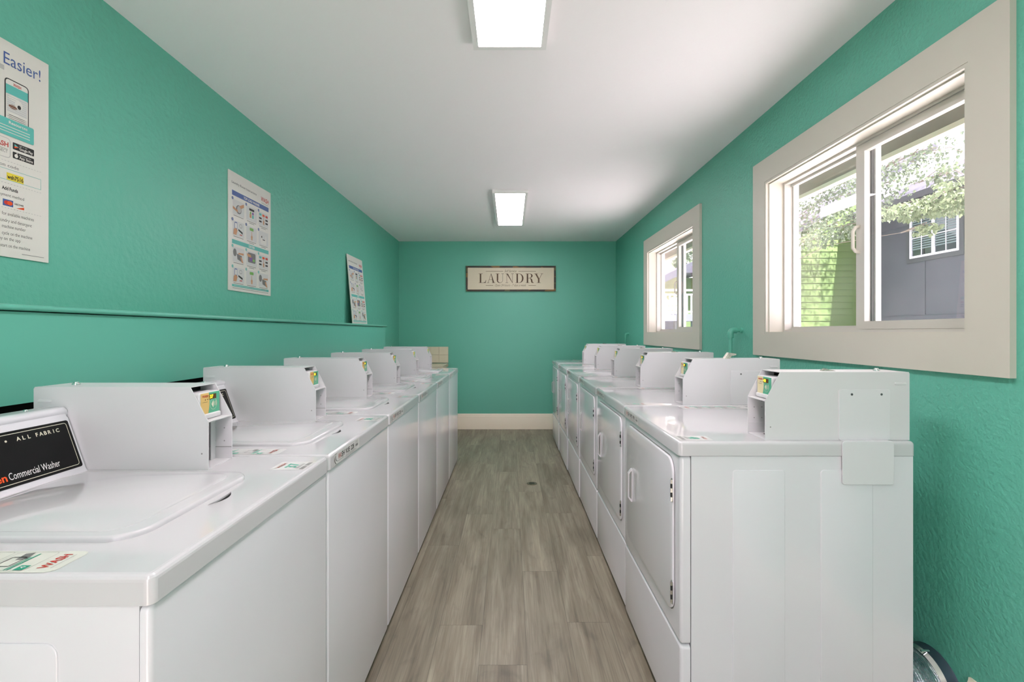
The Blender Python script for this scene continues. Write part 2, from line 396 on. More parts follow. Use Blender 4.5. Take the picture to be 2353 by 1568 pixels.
def window(n, y0, y1, c0, c1):
    root = bpy.data.objects.new('window_%d' % n, None); col.objects.link(root); struct(root)
    root.location = (XR, (y0+y1)/2, WZ0); oy = (y0+y1)/2
    def mpw(x, y, z): return (x-XR, y-oy, z-WZ0)
    xf = XR-0.018; zt, zb = 2.180, 1.132
    c = MB()
    def board(a0, a1, b0, b1):   # board in y,z with eased front edges
        c.box(xf, XR, a0, a1, b0, b1, 0, mpw)
    board(c0, y0, zb, zt); board(y1, c1, zb, zt); board(y0, y1, zb, WZ0); board(y0, y1, WZ1, zt)
    c.build('casing', M_trim, root)
    j = MB(); t = 0.012
    for a in ((xf+0.002, XR+WT, y0, y0+t, WZ0, WZ1), (xf+0.002, XR+WT, y1-t, y1, WZ0, WZ1), (xf+0.002, XR+WT, y0+t, y1-t, WZ1-t, WZ1), (xf+0.002, XR+WT, y0+t, y1-t, WZ0, WZ0+t)):
        j.box(*a, 0, mpw)
    # small stop bead near the room side
    for a in ((XR+0.0, XR+0.012, y1-t-0.006, y1-t, WZ0+t, WZ1-t), (XR+0.0, XR+0.012, y0+t, y0+t+0.006, WZ0+t, WZ1-t), (XR, XR+0.0122, y0+t+0.006, y1-t-0.006, WZ1-t-0.006, WZ1-t)):
        j.box(*a, 0, mpw)
    j.build('jamb_lining', M_trim, root)
    xa, xb = XR+0.078, XR+0.150
    f = MB(); b = 0.010; Y0, Y1, Z0, Z1 = y0+t, y1-t, WZ0+t, WZ1-t
    for a in ((xa, xb, Y0, Y0+b, Z0, Z1), (xa, xb, Y1-b, Y1, Z0, Z1), (xa, xb, Y0+b, Y1-b, Z1-b, Z1), (xa, xb, Y0+b, Y1-b, Z0, Z0+b)): f.box(*a, 0, mpw)
    f.box(xa+0.034, xa+0.037, Y0+b, Y1-b, Z0+b, Z0+b+0.012, 0, mpw); f.box(xa+0.034, xa+0.037, Y0+b, Y1-b, Z1-b-0.012, Z1-b, 0, mpw)
    f.build('window_frame', M_vinyl, root)
    ym = (y0+y1)/2
    def sash(name, s0, s1, x0, x1, wl, wn, wt_, wb):   # wl near stile, wn far stile
        s_ = MB(); za, zb_ = Z0+b+0.001, Z1-b-0.001
        s_.box(x0, x1, s0, s0+wl, za, zb_, 0, mpw).box(x0, x1, s1-wn, s1, za, zb_, 0, mpw)
        s_.box(x0, x1, s0+wl, s1-wn, zb_-wt_, zb_, 0, mpw).box(x0, x1, s0+wl, s1-wn, za, za+wb, 0, mpw)
        so = s_.build(name, M_vinyl, root)
        xm = (x0+x1)/2
        g = MB().box(xm-0.002, xm+0.002, s0+wl, s1-wn, za+wb, zb_-wt_, 0, mpw).build('pane', M_glass, so)
        return so
    near = sash('sliding_sash', Y0+b, ym+0.030, xa+0.006, xa+0.030, 0.03, 0.046, 0.032, 0.032)
    far = sash('fixed_sash', ym-0.030, Y1-b, xa+0.042, xa+0.064, 0.046, 0.008, 0.006, 0.016)
    # dark weather strip between the two sashes
    MB().box(xa+0.031, xa+0.040, ym-0.024, ym-0.012, Z0+b+0.002, Z1-b-0.002, 0, mpw).build('weather_strip', M_rubber, root)
    # D shaped pull on the meeting stile
    hz = 1.645; hy = ym+0.012; hx = xa+0.005
    pts = [(hx+0.004, hy, hz-0.055), (hx-0.012, hy+0.004, hz-0.05), (hx-0.020, hy+0.008, hz-0.035), (hx-0.020, hy+0.008, hz+0.035), (hx-0.012, hy+0.004, hz+0.05), (hx+0.004, hy, hz+0.055)]
    MB().tube([mpw(*q) for q in pts], 0.007, 8).build('pull_handle', M_trim, near)
    return root
window(1, *WIN[0]); window(2, *WIN[1])

def baseboard(name, mp, L0, L1, h=0.20, L2=None):
    prof = [(0, 0), (0.022, 0), (0.022, 0.02), (0.020, h-0.055), (0.017, h-0.045), (0.017, h-0.035), (0.012, h-0.028), (0.012, h-0.018), (0.008, h-0.010), (0.006, h), (0, h)]
    g = MB().prism(prof, L0, L1, 0, mp)
    if L2: g.prism(prof, *L2, 0, mp)
    return struct(g.build(name, M_base))
baseboard('baseboard_back', lambda a, b, c: (c, YB-a, b), -0.95, XR-0.022)
baseboard('baseboard_right', lambda a, b, c: (XR-a, c, b), YF+0.02, 1.388, 0.230, (1.64, YB))

# boxed ledge along the left wall
XS = -1.30; YE = 4.86
led = MB().box(XS-0.018, XS, YF+0.001, YE-0.025, 1.067, 1.3115).box(XL, XS-0.018, YE-0.043, YE-0.025, 1.067, 1.315)
led.box(XL, XS-0.018, YF+0.001, YE-0.043, 1.067, 1.080)
struct(led.build('trim_2', M_tealpaint))
prof = [(XL, 1.315), (XS+0.008, 1.3145)] + [(XS+0.008+0.009*math.sin(t*PI/8), 1.3225-0.008*math.cos(t*PI/8)) for t in range(1, 8)] + [(XS+0.008, 1.3305), (XL, 1.330)]
struct(MB().prism(prof, YF+0.001, YE, 0, lambda a, b, c: (a, c, b)).build('trim_3', M_tealpaint))
# black board standing in for the shade in the open gap below the ledge
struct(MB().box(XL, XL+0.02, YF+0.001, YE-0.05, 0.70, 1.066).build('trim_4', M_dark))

struct(MB().box(-2.5, 2.5, -6.0, YF-WT, -0.12, -0.005).build('trim_8', mat('bounce_landing', rgb(140, 137, 132), 0.9, vary=(6, 0.08))))  # unseen landing, added to bounce sun through the doorway onto the ceiling
# ------------------------------------------------------------------ ceiling lights
def ceiling_light(y0, y1, label):
    xc, hw = 0.0, 0.148
    xc = -0.003
    t = thing('ceiling_light', label, 'ceiling light', (xc, (y0+y1)/2, ZC), 0, 'flat panel ceiling lights')
    L2 = (y1-y0)/2+0.022; h = 0.028
    f = MB()
    for a in ((-hw, -hw+0.022, -L2, L2), (hw-0.022, hw, -L2, L2), (-hw+0.022, hw-0.022, -L2, -L2+0.022), (-hw+0.022, hw-0.022, L2-0.022, L2)):
        f.box(*a, -h, 0)
    f.build('frame', M_lampframe, t)
    MB().rslab(-hw+0.022, hw-0.022, -L2+0.022, L2-0.022, -0.008, -h+0.004, 0.004, 0.002).build('diffuser', M_diff, t)
ceiling_light(0.735, 1.885, 'white framed flat panel ceiling light nearest the camera, cut by the top of the photo')
ceiling_light(3.88, 5.03, 'white framed flat panel ceiling light farther down the ceiling, in front of the laundry sign')
ceiling_light(-1.45, -0.30, 'added flat panel ceiling light out of view behind the camera, for fill light')  # extra fixture out of view, added as fill light

# ------------------------------------------------------------------ printed stickers and labels
def deck_strip(parent, x0, x1, y0, y1, z, cream=False):   # icon strip, reads from the front
    g = MB(); mp = lambda a, b, c: (a, b, z+c); W = x1-x0
    g.rect(x0, x1, y0, y1, 0, mp, 0.0004, 0.012)
    n = 4; ph = (y1-y0-0.075)/n; w = 0.0009
    for k in range(n):
        b0 = y0+0.045+k*ph; b1 = b0+ph-0.006
        g.outline(x0+0.004, x1-0.004, b0, b1, 0.0008, 2, mp, w, 0.006)
        g.flat([(x0+0.006, b0+0.004), (x0+0.020, b0+0.004), (x0+0.020, b0+0.018), (x0+0.006, b0+0.018)], 1, mp, w)
        g.text(str(n-k), x0+0.011, b0+0.007, 0.008, 5, mp, w+0.0003)
        g.rect(x0+0.006, x1-0.010, b0+ph*0.36, b0+ph*0.40, 1, mp, w); g.rect(x0+0.006, x1-0.02, b0+ph*0.43, b0+ph*0.46, 1, mp, w)
        if k % 2 == 0:
            g.outline(x0+0.016, x0+0.046, b0+ph*0.50, b0+ph*0.85, 0.0022, 3, mp, w, 0.003)
            g.flat([(x0+0.040, b0+ph*0.45), (x1-0.006, b0+ph*0.55), (x1-0.010, b0+ph*0.72), (x0+0.036, b0+ph*0.66)], 3, mp, w)
        else:
            g.disc(x0+0.034, b0+ph*0.68, 0.017, 0.013, 3, mp, w); g.disc(x0+0.034, b0+ph*0.68, 0.010, 0.007, 0, mp, w+0.0003)
    g.text('WASH', x0+W*0.5, y0+0.020, 0.013, 4, mp, w, width=0.044, bold=True, align='c')
    g.rect(x0+0.012, x1-0.012, y0+0.013, y0+0.0142, 2, mp, w)
    g.build('instruction_sticker', [M_sticker, M_teal3, M_lgray, M_gray, M_red, M_wprint] if cream else [M_clear, M_dteal, M_lgray, M_dgray, M_dred, M_wprint], parent, False)
def deck_number(parent, x0, x1, y0, y1, z, num):
    g = MB(); mp = lambda a, b, c: (a, b, z+c); w = 0.0008; W = x1-x0; H = y1-y0
    g.rect(x0, x1, y0, y1, 0, mp, 0.0004, 0.006)
    g.text('WASH', x0+W/2, y0+H*0.78, H*0.10, 2, mp, w, width=W*0.62, bold=True, align='c')
    g.text(num, x0+W/2, y0+H*0.36, H*0.30, 1, mp, w, width=W*0.5, bold=True, align='c')
    for k in range(3): g.rect(x0+W*0.15, x1-W*0.2, y0+H*(0.25+0.03*k), y0+H*(0.262+0.03*k), 3, mp, w)
    g.rect(x0+W*0.08, x0+W*0.46, y0+H*0.07, y0+H*0.19, 3, mp, w); g.rect(x0+W*0.54, x1-W*0.08, y0+H*0.07, y0+H*0.19, 3, mp, w)
    g.build('number_sticker', [M_clear, M_dteal, M_dred, M_dgray], parent, False)
def front_label(parent, x0, z0, y, model, num):
    """strip label on the front lip, x to the right, z up, facing -y"""
    g = MB(); mp = lambda a, b, c: (x0+a, y-c, z0+b); w = 0.0006
    g.rect(0, 0.222, 0.001, 0.035, 0, mp, 0.0003, 0.004)
    # double swoosh
    for (cx, cy, r, t0, wd, mm) in ((0.020, 0.016, 0.014, 0.6, 0.0032, 1), (0.024, 0.019, 0.010, 0.7, 0.0026, 1)):
        pts = []; n = 14
        for k in range(n+1):
            a = PI*(t0+k/n*0.9); pts.append((cx+r*1.2*math.cos(a), cy+r*math.sin(a)))
        inner = [(cx+(r-wd*math.sin(PI*k/n))*1.2*math.cos(PI*(t0+k/n*0.9)), cy+(r-wd*math.sin(PI*k/n))*math.sin(PI*(t0+k/n*0.9))) for k in range(n+1)]
        for k in range(n): g.flat([pts[k], pts[k+1], inner[k+1], inner[k]], mm, mp, w)
    g.rect(0.004, 0.020, 0.031, 0.0325, 3, mp, w)
    g.text('WA', 0.030, 0.012, 0.0155, 2, mp, w, width=0.027, bold=True, shear=0.12)
    g.text('SH', 0.059, 0.012, 0.0155, 1, mp, w, width=0.024, bold=True, shear=0.12)
    g.rect(0.026, 0.080, 0.007, 0.0082, 3, mp, w)
    g.text(model, 0.092, 0.012, 0.0145, 1, mp, w, width=0.038, bold=True)
    g.text(num, 0.140, 0.012, 0.0145, 1, mp, w, width=0.030, bold=True)
    g.rect(0.095, 0.180, 0.0075, 0.0085, 3, mp, w); g.rect(0.090, 0.195, 0.0035, 0.0048, 3, mp, w)
    g.rect(0.184, 0.208, 0.012, 0.020, 4, mp, w)
    g.rect(0.184, 0.208, 0.024, 0.0252, 3, mp, w); g.rect(0.184, 0.208, 0.028, 0.0292, 3, mp, w)
    g.build('model_label', [M_clear, M_ink, M_dred, M_gray, M_gray], parent, False)

# ------------------------------------------------------------------ payment box (front faces -y locally)
def payment_box(parent, x0, x1, y0, y1, z, num, face, near='none', tall_tab=False):
    t = 0.0022; H = 0.2075; hs = 0.120; dy = 0.046
    b = MB(); poly = [(y0, 0), (y0, hs), (y0+dy, H), (y1-0.004, H), (y1, H-0.004), (y1, 0)]
    mpx = lambda a, c, w_: (w_, a, z+c)
    b.prism(poly, x0, x0+t, 0, mpx); b.prism(poly, x1-t, x1, 0, mpx)
    b.box(x0+t, x1-t, y0+dy, y1, z+H-t, z+H-0.0002); b.box(x0+t, x1-t, y0+0.0005, y1, z, z+t); b.box(x0+t, x1-t, y1-t, y1-0.0002, z+t, z+H-t)
    b.box(x0+t, x1-t, y0+0.0005, y0+0.10, z+hs-t, z+hs)                      # shelf
    b.box(x1-0.022, x1-t, y0+0.044, y0+0.046, z+t, z+hs-t)                 # inner back of the open pocket
    b.box(x0+t, x1-t, y0+0.085, y0+0.087, z+t, z+H-t, 1)                      # black sheet stands in for the shaded inside
    b.box(x0+t, x0+0.004, y0+0.001, y0+0.06, z+0.034, z+0.0352, 0) ; b.box(x1-t-0.0008, x1-t, y0+0.001, y0+0.06, z+0.033, z+0.0345, 2)
    for (yy, zz) in ((0.020, 0.05), (0.020, 0.085), (0.045, 0.05), (0.045, 0.085), (0.045, 0.105)):
        for xx, sx in ((x0+t, 1), (x1-t, -1)):
            b.disc(y0+yy, zz, 0.0018, 0.0018, 2, mpx, xx+sx*0.0004, 8)
    # pressed oblong and small rivet on both sides
    for xx, sx in ((x0, -1), (x1, 1)):
        b.rslab(y1-0.046, y1-0.010, 0.168, 0.176, xx, xx+sx*0.0022, 0.004, 0.0018, 0, mpx, nb=2, nc=4)
        b.disc(y0+0.016, 0.040, 0.0022, 0.0022, 2, mpx, xx+sx*0.0004, 10)
    # black disc for the dark of a hole in the pocket floor
    b.disc((x0+x1)/2-0.02, y0+0.045, 0.010, 0.010, 1, lambda a, c, w_: (a, c, z+t+w_), 0.0005, 18)
    box = b.build('payment_box', [M_steel, M_dark, M_dgray], parent)
    # card reader, tilted like the cut corner
    def mp(a, s_, o): return (a, y0+0.027-o, z+hs+s_)
    a0, a1 = x0+0.006, x1-0.012; r = MB()
    r.rslab(a0, a1, 0.0, 0.070, -0.050, 0.000, 0.005, 0.003, 0, mp)
    r.rslab(a0+0.001, a1-0.001, 0.001, 0.0145, -0.001, 0.005, 0.004, 0.003, 0, mp)
    a0 += 0.004; a1 -= 0.001; W = a1-a0; q0, q1 = 0.0145, 0.068; o = 0.0006; cut = 0.40
    curve = [(a0+W*(cut+0.06*math.sin(PI*k/8*0.9)), q0+(q1-q0)*k/8) for k in range(9)]
    r.flat([(a0+0.001, q0), *[c for c in curve], (a0+0.001, q1)], 1, mp, o)
    r.flat([(a1-0.001, q1), *[c for c in reversed(curve)], (a1-0.001, q0)], 2, mp, o)
    r.text('WASH', a0+W*0.08, q1-0.011, 0.0055, 3, mp, o*2, width=W*0.30, bold=True)
    for k in range(2): r.rect(a0+W*(0.22+0.12*k), a0+W*(0.25+0.12*k), q1-0.019, q1-0.0155, 6, mp, o*2)
    r.rect(a0+W*0.10, a0+W*0.36, q1-0.0235, q1-0.0228, 6, mp, o*2)
    r.rect(a0+W*0.44, a0+W*0.80, q1-0.018, q1-0.005, 4, mp, o*2, 0.001)
    r.text(num, a0+W*0.46, q1-0.0155, 0.0085, 5, mp, o*3, width=W*0.17, bold=True)
    # contactless symbol
    cx, cz = a0+W*0.66, q0+0.022
    r.outline(cx-0.014, cx+0.014, cz-0.015, cz+0.015, 0.0007, 7, mp, o*2, 0.0139)
    r.flat([(cx-0.009, cz), (cx-0.001, cz+0.010), (cx+0.001, cz), (cx-0.001, cz-0.010)], 7, mp, o*2)
    for k in range(3):
        r.flat([(cx+0.002+0.004*k, cz+0.006+0.001*k), (cx+0.0035+0.004*k, cz+0.006+0.001*k), (cx+0.006+0.004*k, cz-0.006), (cx+0.0045+0.004*k, cz-0.006)], 7, mp, o*2)
    r.build('card_reader', [M_steel, face, M_green, M_red, M_led, M_digit, M_ink, M_creamline], box)
    # chrome lock on the lid
    k = MB(); cy = y1-0.060; cx = (x0+x1)/2
    k.rslab(cx-0.009, cx+0.009, cy-0.009, cy+0.009, z+H, z+H+0.004, 0.0088, 0.0015); k.rslab(cx-0.006, cx+0.006, cy-0.006, cy+0.006, z+H+0.004, z+H+0.008, 0.0058, 0.0015)
    k.build('lock', M_chrome, box)
    if near != 'none':
        q = MB(); yy = y1-0.235; cx2 = (x0+x1)/2
        if tall_tab:
            prof_ = [(yy, 0.0), (yy+0.020, 0.028), (yy+0.055, 0.022), (yy+0.054, 0.017), (yy+0.034, 0.012), (yy+0.022, 0.0)]
            q.prism(prof_, cx2-0.004, cx2+0.018, 0, lambda a, c, w_: (w_, a, z+H+c))
        else:
            prof_ = [(yy, 0.0), (yy+0.012, 0.007), (yy+0.022, 0.004), (yy+0.040, 0.001), (yy+0.040, 0.0)]
            q.prism(prof_, cx2-0.008, cx2+0.008, 0, lambda a, c, w_: (w_, a, z+H+c))
        q.build('latch_tab', M_tag, box)
    return box

def bool_cut(o, cutter):
    m = o.modifiers.new('cut', 'BOOLEAN'); m.operation = 'DIFFERENCE'; m.object = cutter; m.solver = 'EXACT'
    bpy.context.view_layer.update()
    dg = bpy.context.evaluated_depsgraph_get()
    me = bpy.data.meshes.new_from_object(o.evaluated_get(dg)); o.modifiers.clear(); me.set_sharp_from_angle(angle=math.radians(20)); o.data = me
    for q in me.polygons:
        if max(abs(c) for c in q.normal) > 0.9995: q.use_smooth = False
    bpy.data.objects.remove(cutter)

# ------------------------------------------------------------------ washers
WW, WD, WH = 0.641, 0.710, 0.912
def washer(i, label, num, extra_labels=True):
    yc = 0.66+i*0.645+WW/2
    t = thing('washing_machine', label, 'washing machine', (-0.508, yc, 0), PI/2, 'top load washers in the left row')
    h = WW/2
    # deck slab
    deck = MB().rslab(-h, h, 0, WD, WH-0.043, WH, 0.012, 0.010, 0, nb=4, nc=5).build('deck', M_deck, t)
    c = MB(); cx = -0.012; pts = []      # crescent finger slot in front of the lid
    n = 12
    for k in range(n+1):
        u = k/n; pts.append((cx-0.040+0.080*u, 0.096-0.015*math.sin(PI*u)))
    for k in range(n, -1, -1):
        u = k/n; pts.append((cx-0.040+0.080*u, 0.097-0.004*math.sin(PI*u)))
    c.prism(pts[:-1], WH-0.012, WH+0.01); cu = c.build('cut', M_dark); cu.matrix_world = Matrix.Translation((-0.508, yc, 0)) @ Matrix.Rotation(PI/2, 4, 'Z')
    bpy.context.view_layer.update()
    bool_cut(deck, cu)
    q = MB(); q.prism([(a*1.02-cx*0.02, b) for a, b in pts[:-1]], WH-0.0110, WH-0.0030); q.build('finger_slot_shade', M_dark, t)  # black liner painted in for the shade inside the slot
    # body: sides and front panel
    z1 = WH-0.0445; z0 = 0.022
    body = MB().box(-h+0.003, h-0.003, 0.0200, WD-0.004, z0, z1)
    for sx in (-1, 1):
        mp = lambda a, b, c_, sx=sx: (sx*(h-0.003+c_), a, b)
        body.rslab(0.135, 0.345, 0.07, 0.815, 0, 0.0022, 0.02, 0.002, 0, mp); body.rslab(0.43, 0.64, 0.07, 0.815, 0, 0.0022, 0.02, 0.002, 0, mp)
    body.build('cabinet', M_white, t)
    MB().rslab(-h+0.002, h-0.002, z0, z1, 0.0185, 0.004, 0.012, 0.008, 0, lambda a, b, c_: (a, c_, b), nb=4).build('front_panel', M_white, t)
    # lid
    lx0, lx1 = -h+0.103, -h+0.468
    lid = MB().rslab(lx0, lx1, 0.112, 0.530, WH-0.0005, WH+0.0095, 0.055, 0.006, 0, nb=3, nc=8)
    lid.rslab(lx0+0.02, lx1-0.02, 0.145, 0.510, WH+0.0090, WH+0.0110, 0.045, 0.0018, 0, nb=2, nc=8)
    lid.build('lid', M_deck, t)
    # control panel
    e0, e1 = -h+0.012, -h+0.508
    prof_ = [(0.547, 0), (0.552, 0.006), (0.5965, 0.133), (0.6005, 0.1375), (0.602, 0.142), (0.5985, 0.147), (0.599, 0.153), (0.604, 0.158), (0.612, 0.160), (0.660, 0.158), (0.700, 0.150), (0.704, 0.144), (0.704, 0)]
    cp = MB(); nx = 4; xs = []
    rings = []
    for (dx, ins) in ((0, 0.006), (0.002, 0.003), (0.006, 0.0), ):
        rings.append((e0+dx, ins))
    rings += [(e1-0.006, 0.0), (e1-0.002, 0.003), (e1, 0.006)]
    cyc, czc = 0.64, 0.07; n = len(prof_)
    P = []
    for (x, ins) in rings:
        for (a, b) in prof_:
            dy_, dz_ = a-cyc, b-czc; L_ = math.hypot(dy_, dz_); P.append((x, a-dy_/L_*ins, WH+max(0, b-dz_/L_*ins) if b > 0 else WH))
    F = [tuple(range(n))[::-1], tuple((len(rings)-1)*n+k for k in range(n))]
    for r_ in range(len(rings)-1):
        for k in range(n): F.append((r_*n+k, r_*n+(k+1) % n, (r_+1)*n+(k+1) % n, (r_+1)*n+k))
    cp.add(P, F)
    cpo = cp.build('control_panel', M_white, t, angle=45)
    # black fascia on the sloping face
    by, bz = 0.552, 0.006; L_ = math.hypot(0.0445, 0.127); vy, vz = 0.0445/L_, 0.127/L_
    def mpf(a, s_, o): return (a, by+vy*s_-vz*o, WH+bz+vz*s_+vy*o)
    S0, S1 = 0.008, 0.128; f0, f1 = e0+0.012, e1-0.010
    fa = MB(); fa.rslab(f0, f1, S0, S1, -0.001, 0.0016, 0.005, 0.0006, 0, mpf, nb=1)
    fa.outline(f0+0.006, f1-0.007, S0+0.006, S1-0.006, 0.0013, 1, mpf, 0.0019, 0.006)
    o = 0.0019
    for k, ch in enumerate('ALL'): fa.text(ch, -h+0.376+k*0.0115, S1-0.0245, 0.0085, 1, mpf, o, bold=True, align='c')
    for k, ch in enumerate('FABRIC'): fa.text(ch, -h+0.4165+k*0.0098, S1-0.0245, 0.0085, 1, mpf, o, bold=True, align='c')
    fa.disc(-h+0.350, S1-0.0205, 0.0024, 0.0024, 1, mpf, o)
    fa.text('Commercial Washer', -h+0.333, S0+0.0155, 0.0155, 2, mpf, o, width=0.112)
    fa.text('Speed Queen', -h+0.329, S0+0.0155, 0.0155, 3, mpf, o, width=0.130, bold=True, align='r')
    fa.build('fascia', [M_black, M_creamline, M_wprint, M_orange], cpo, True)
    k = MB(); k.rslab(e1-0.072, e1-0.064, 0.632, 0.640, WH+0.157, WH+0.1625, 0.0038, 0.002); k.build('screw', M_chrome, cpo)
    payment_box(t, -h+0.509, -h+0.610, 0.250, 0.688, WH+0.0002, num, M_amber)
    deck_strip(t, -h+0.008, -h+0.074, 0.150, 0.50, WH, i == 0)
    deck_number(t, -h+0.506, -h+0.580, 0.008, 0.098, WH, num)
    if extra_labels: front_label(t, -h+0.036, WH-0.041, -0.0003, 'VUE', '228')
    for sx in (-1, 1):
        for yy in (0.06, WD-0.05):
            MB().rslab(sx*(h-0.05)-0.016, sx*(h-0.05)+0.016, yy-0.016, yy+0.016, 0, 0.022, 0.0155, 0.001).build('foot', M_foot, t)
    MB().box(-h+0.02, h-0.02, 0.055, WD-0.02, 0.0225, 0.026).build('base_pan', M_dark, t)
    return t
wl = ['white top-load washer nearest the camera at bottom left, number 37 glowing on its card reader',
      'white top-load washer next beyond the one showing 37, black fascia peeking past its neighbour',
      'white top-load washer with two washers between it and the bottom left corner',
      'white top-load washer fourth from the camera in the left row, third from the far end',
      'white top-load washer second from the far end of the left row',
      'white top-load washer at the far end of the left row, beside the tiled ledge']
for i, (lb, nm) in enumerate(zip(wl, ['37', '38', '39', '40', '41', '42'])):
    washer(i, lb, nm, i > 0)

# ------------------------------------------------------------------ dryers
DW, DD, DH = 0.683, 0.708, 0.928
def dryer(i, label, num):
    yc = 1.40+i*0.69+DW/2
    xf = [0.508, 0.512, 0.512, 0.508, 0.502, 0.498][i]
    t = thing('clothes_dryer', label, 'clothes dryer', (xf, yc, 0), -PI/2, 'dryers in the right row')
    h = DW/2; z0 = 0.022; z1 = DH-0.0445
    MB().rslab(-h, h, -0.002, DD+0.002, DH-0.043, DH, 0.012, 0.010, 0, nb=4, nc=5).build('deck', M_deck, t)
    body = MB().box(-h+0.003, h-0.003, 0.036, DD-0.004, z0, z1)
    for sx in (-1, 1):
        mp = lambda a, b, c_, sx=sx: (sx*(h-0.003+c_), a, b)
        body.rslab(0.160, 0.318, 0.06, 0.842, 0, 0.0022, 0.01, 0.002, 0, mp); body.rslab(0.425, 0.582, 0.06, 0.842, 0, 0.0022, 0.01, 0.002, 0, mp)
    body.build('cabinet', M_white, t)
    mf = lambda a, b, c_: (a, c_, b)
    MB().rslab(-h+0.002, h-0.002, 0.316, z1, 0.033, 0.003, 0.012, 0.010, 0, mf, nb=4).build('front_panel', M_white, t)
    MB().rslab(-h+0.002, h-0.002, z0, 0.3125, 0.033, 0.003, 0.012, 0.010, 0, mf, nb=4).build('lower_panel', M_white, t)
    # door: flat grey outline, then slightly domed slab
    d = MB(); d0, d1, e0, e1 = -h+0.066, h-0.052, 0.380, 0.862
    door = d.rslab(d0, d1, e0, e1, 0.0035, -0.0045, 0.045, 0.0035, 0, mf, nb=3, nc=8).build('door', M_white, t)
    MB().outline(d0-0.004, d1+0.004, e0-0.004, e1+0.004, 0.004, 0, mf, 0.0024, 0.049).build('door_outline', M_gray, door)
    # pull handle: base strip and stand-off grip
    hx = -h+0.150; g = MB()
    outer = [(-0.0045, 0.556), (-0.0045, 0.692), (-0.009, 0.692), (-0.022, 0.674), (-0.022, 0.574), (-0.009, 0.556)]
    inner = [(-0.0075, 0.566), (-0.0075, 0.682), (-0.0095, 0.682), (-0.0175, 0.670), (-0.0175, 0.578), (-0.0095, 0.566)]
    V = [(hx+s_*0.0065, a, b) for s_ in (-1, 1) for ring in (outer, inner) for (a, b) in ring]; n = 6; F = []
    for k in range(n):
        k2 = (k+1) % n
        F += [(k, k2, n+k2, n+k), (2*n+k, 2*n+k2, 3*n+k2, 3*n+k), (k, k2, 2*n+k2, 2*n+k), (n+k, n+k2, 3*n+k2, 3*n+k)]
    g.add(V, F); g.build('handle', M_deck, door)
    for hz in (0.766, 0.449):
        q = MB(); q.rslab(d1-0.004, d1+0.010, hz-0.036, hz+0.036, -0.0046, -0.0066, 0.002, 0.0005, 0, mf, nb=1)
        for k in range(5):
            q.tube([(d1+0.003, -0.008, hz-0.034+k*0.0137), (d1+0.003, -0.008, hz-0.034+k*0.0137+0.0125)], 0.0032, 8, 0 if k % 2 == 0 else 1)
        plab(q.build('hinge', [M_chrome, M_ink], door), 'chrome hinge')
    near = 'near'
    box = payment_box(t, h-0.125, h-0.020, 0.268, 0.708, DH+0.0002, num, M_creamface, near, i == 1)
    if i in (0, 1):
        q = MB(); mp = lambda a, b, c_: (h-0.020+c_, a, b)
        q.rslab(0.491 if i == 0 else 0.484, 0.647, DH+0.0005, DH+0.155, 0.0004, 0.0028, 0.006, 0.001, 0, mp, nb=1)
        for a in (0.530, 0.620): q.disc(a, DH+0.140, 0.0036, 0.0036, 1, mp, 0.0034, 14)
        if i == 0:
            mp2 = lambda a, b, c_: (h+c_, a, b)
            q.rslab(0.486, 0.641, 0.800, DH+0.0016, 0.0024, 0.0046, 0.008, 0.001, 0, mp2, nb=1)
            q.box(h-0.019, h+0.0028, 0.495, 0.638, DH+0.0003, DH+0.0014)
        q.build('mounting_plate', [M_plate, M_screw], box)
    deck_strip(t, -h+0.010, -h+0.082, 0.235, 0.53, DH)
    deck_number(t, h-0.078, h-0.018, 0.010, 0.110, DH, num)
    front_label(t, -h+0.018, DH-0.041, -0.0024, 'VPS', '991')
    for sx in (-1, 1):
        for yy in (0.06, DD-0.05):
            MB().rslab(sx*(h-0.05)-0.016, sx*(h-0.05)+0.016, yy-0.016, yy+0.016, 0, 0.022, 0.0155, 0.001).build('foot', M_foot, t)
    MB().box(-h+0.02, h-0.02, 0.055, DD-0.02, 0.0225, 0.026).build('base_pan', M_dark, t)
    return t
dl = ['white front-load dryer nearest the camera at right, its ribbed side panel fully in view',
      'white dryer behind the nearest one, a bent latch tab sticking up from its payment box',
      'white dryer standing below the green elbow pipe between the windows, third from the camera',
      'white dryer fourth from the camera, with two more dryers beyond it in the right row',
      'white dryer in front of the small far window, next to last in the right row',
      'white dryer at the far end of the right row, nearest the cream baseboard']
for i, (lb, nm) in enumerate(zip(dl, ['48', '47', '46', '45', '44', '43'])): dryer(i, lb, nm)

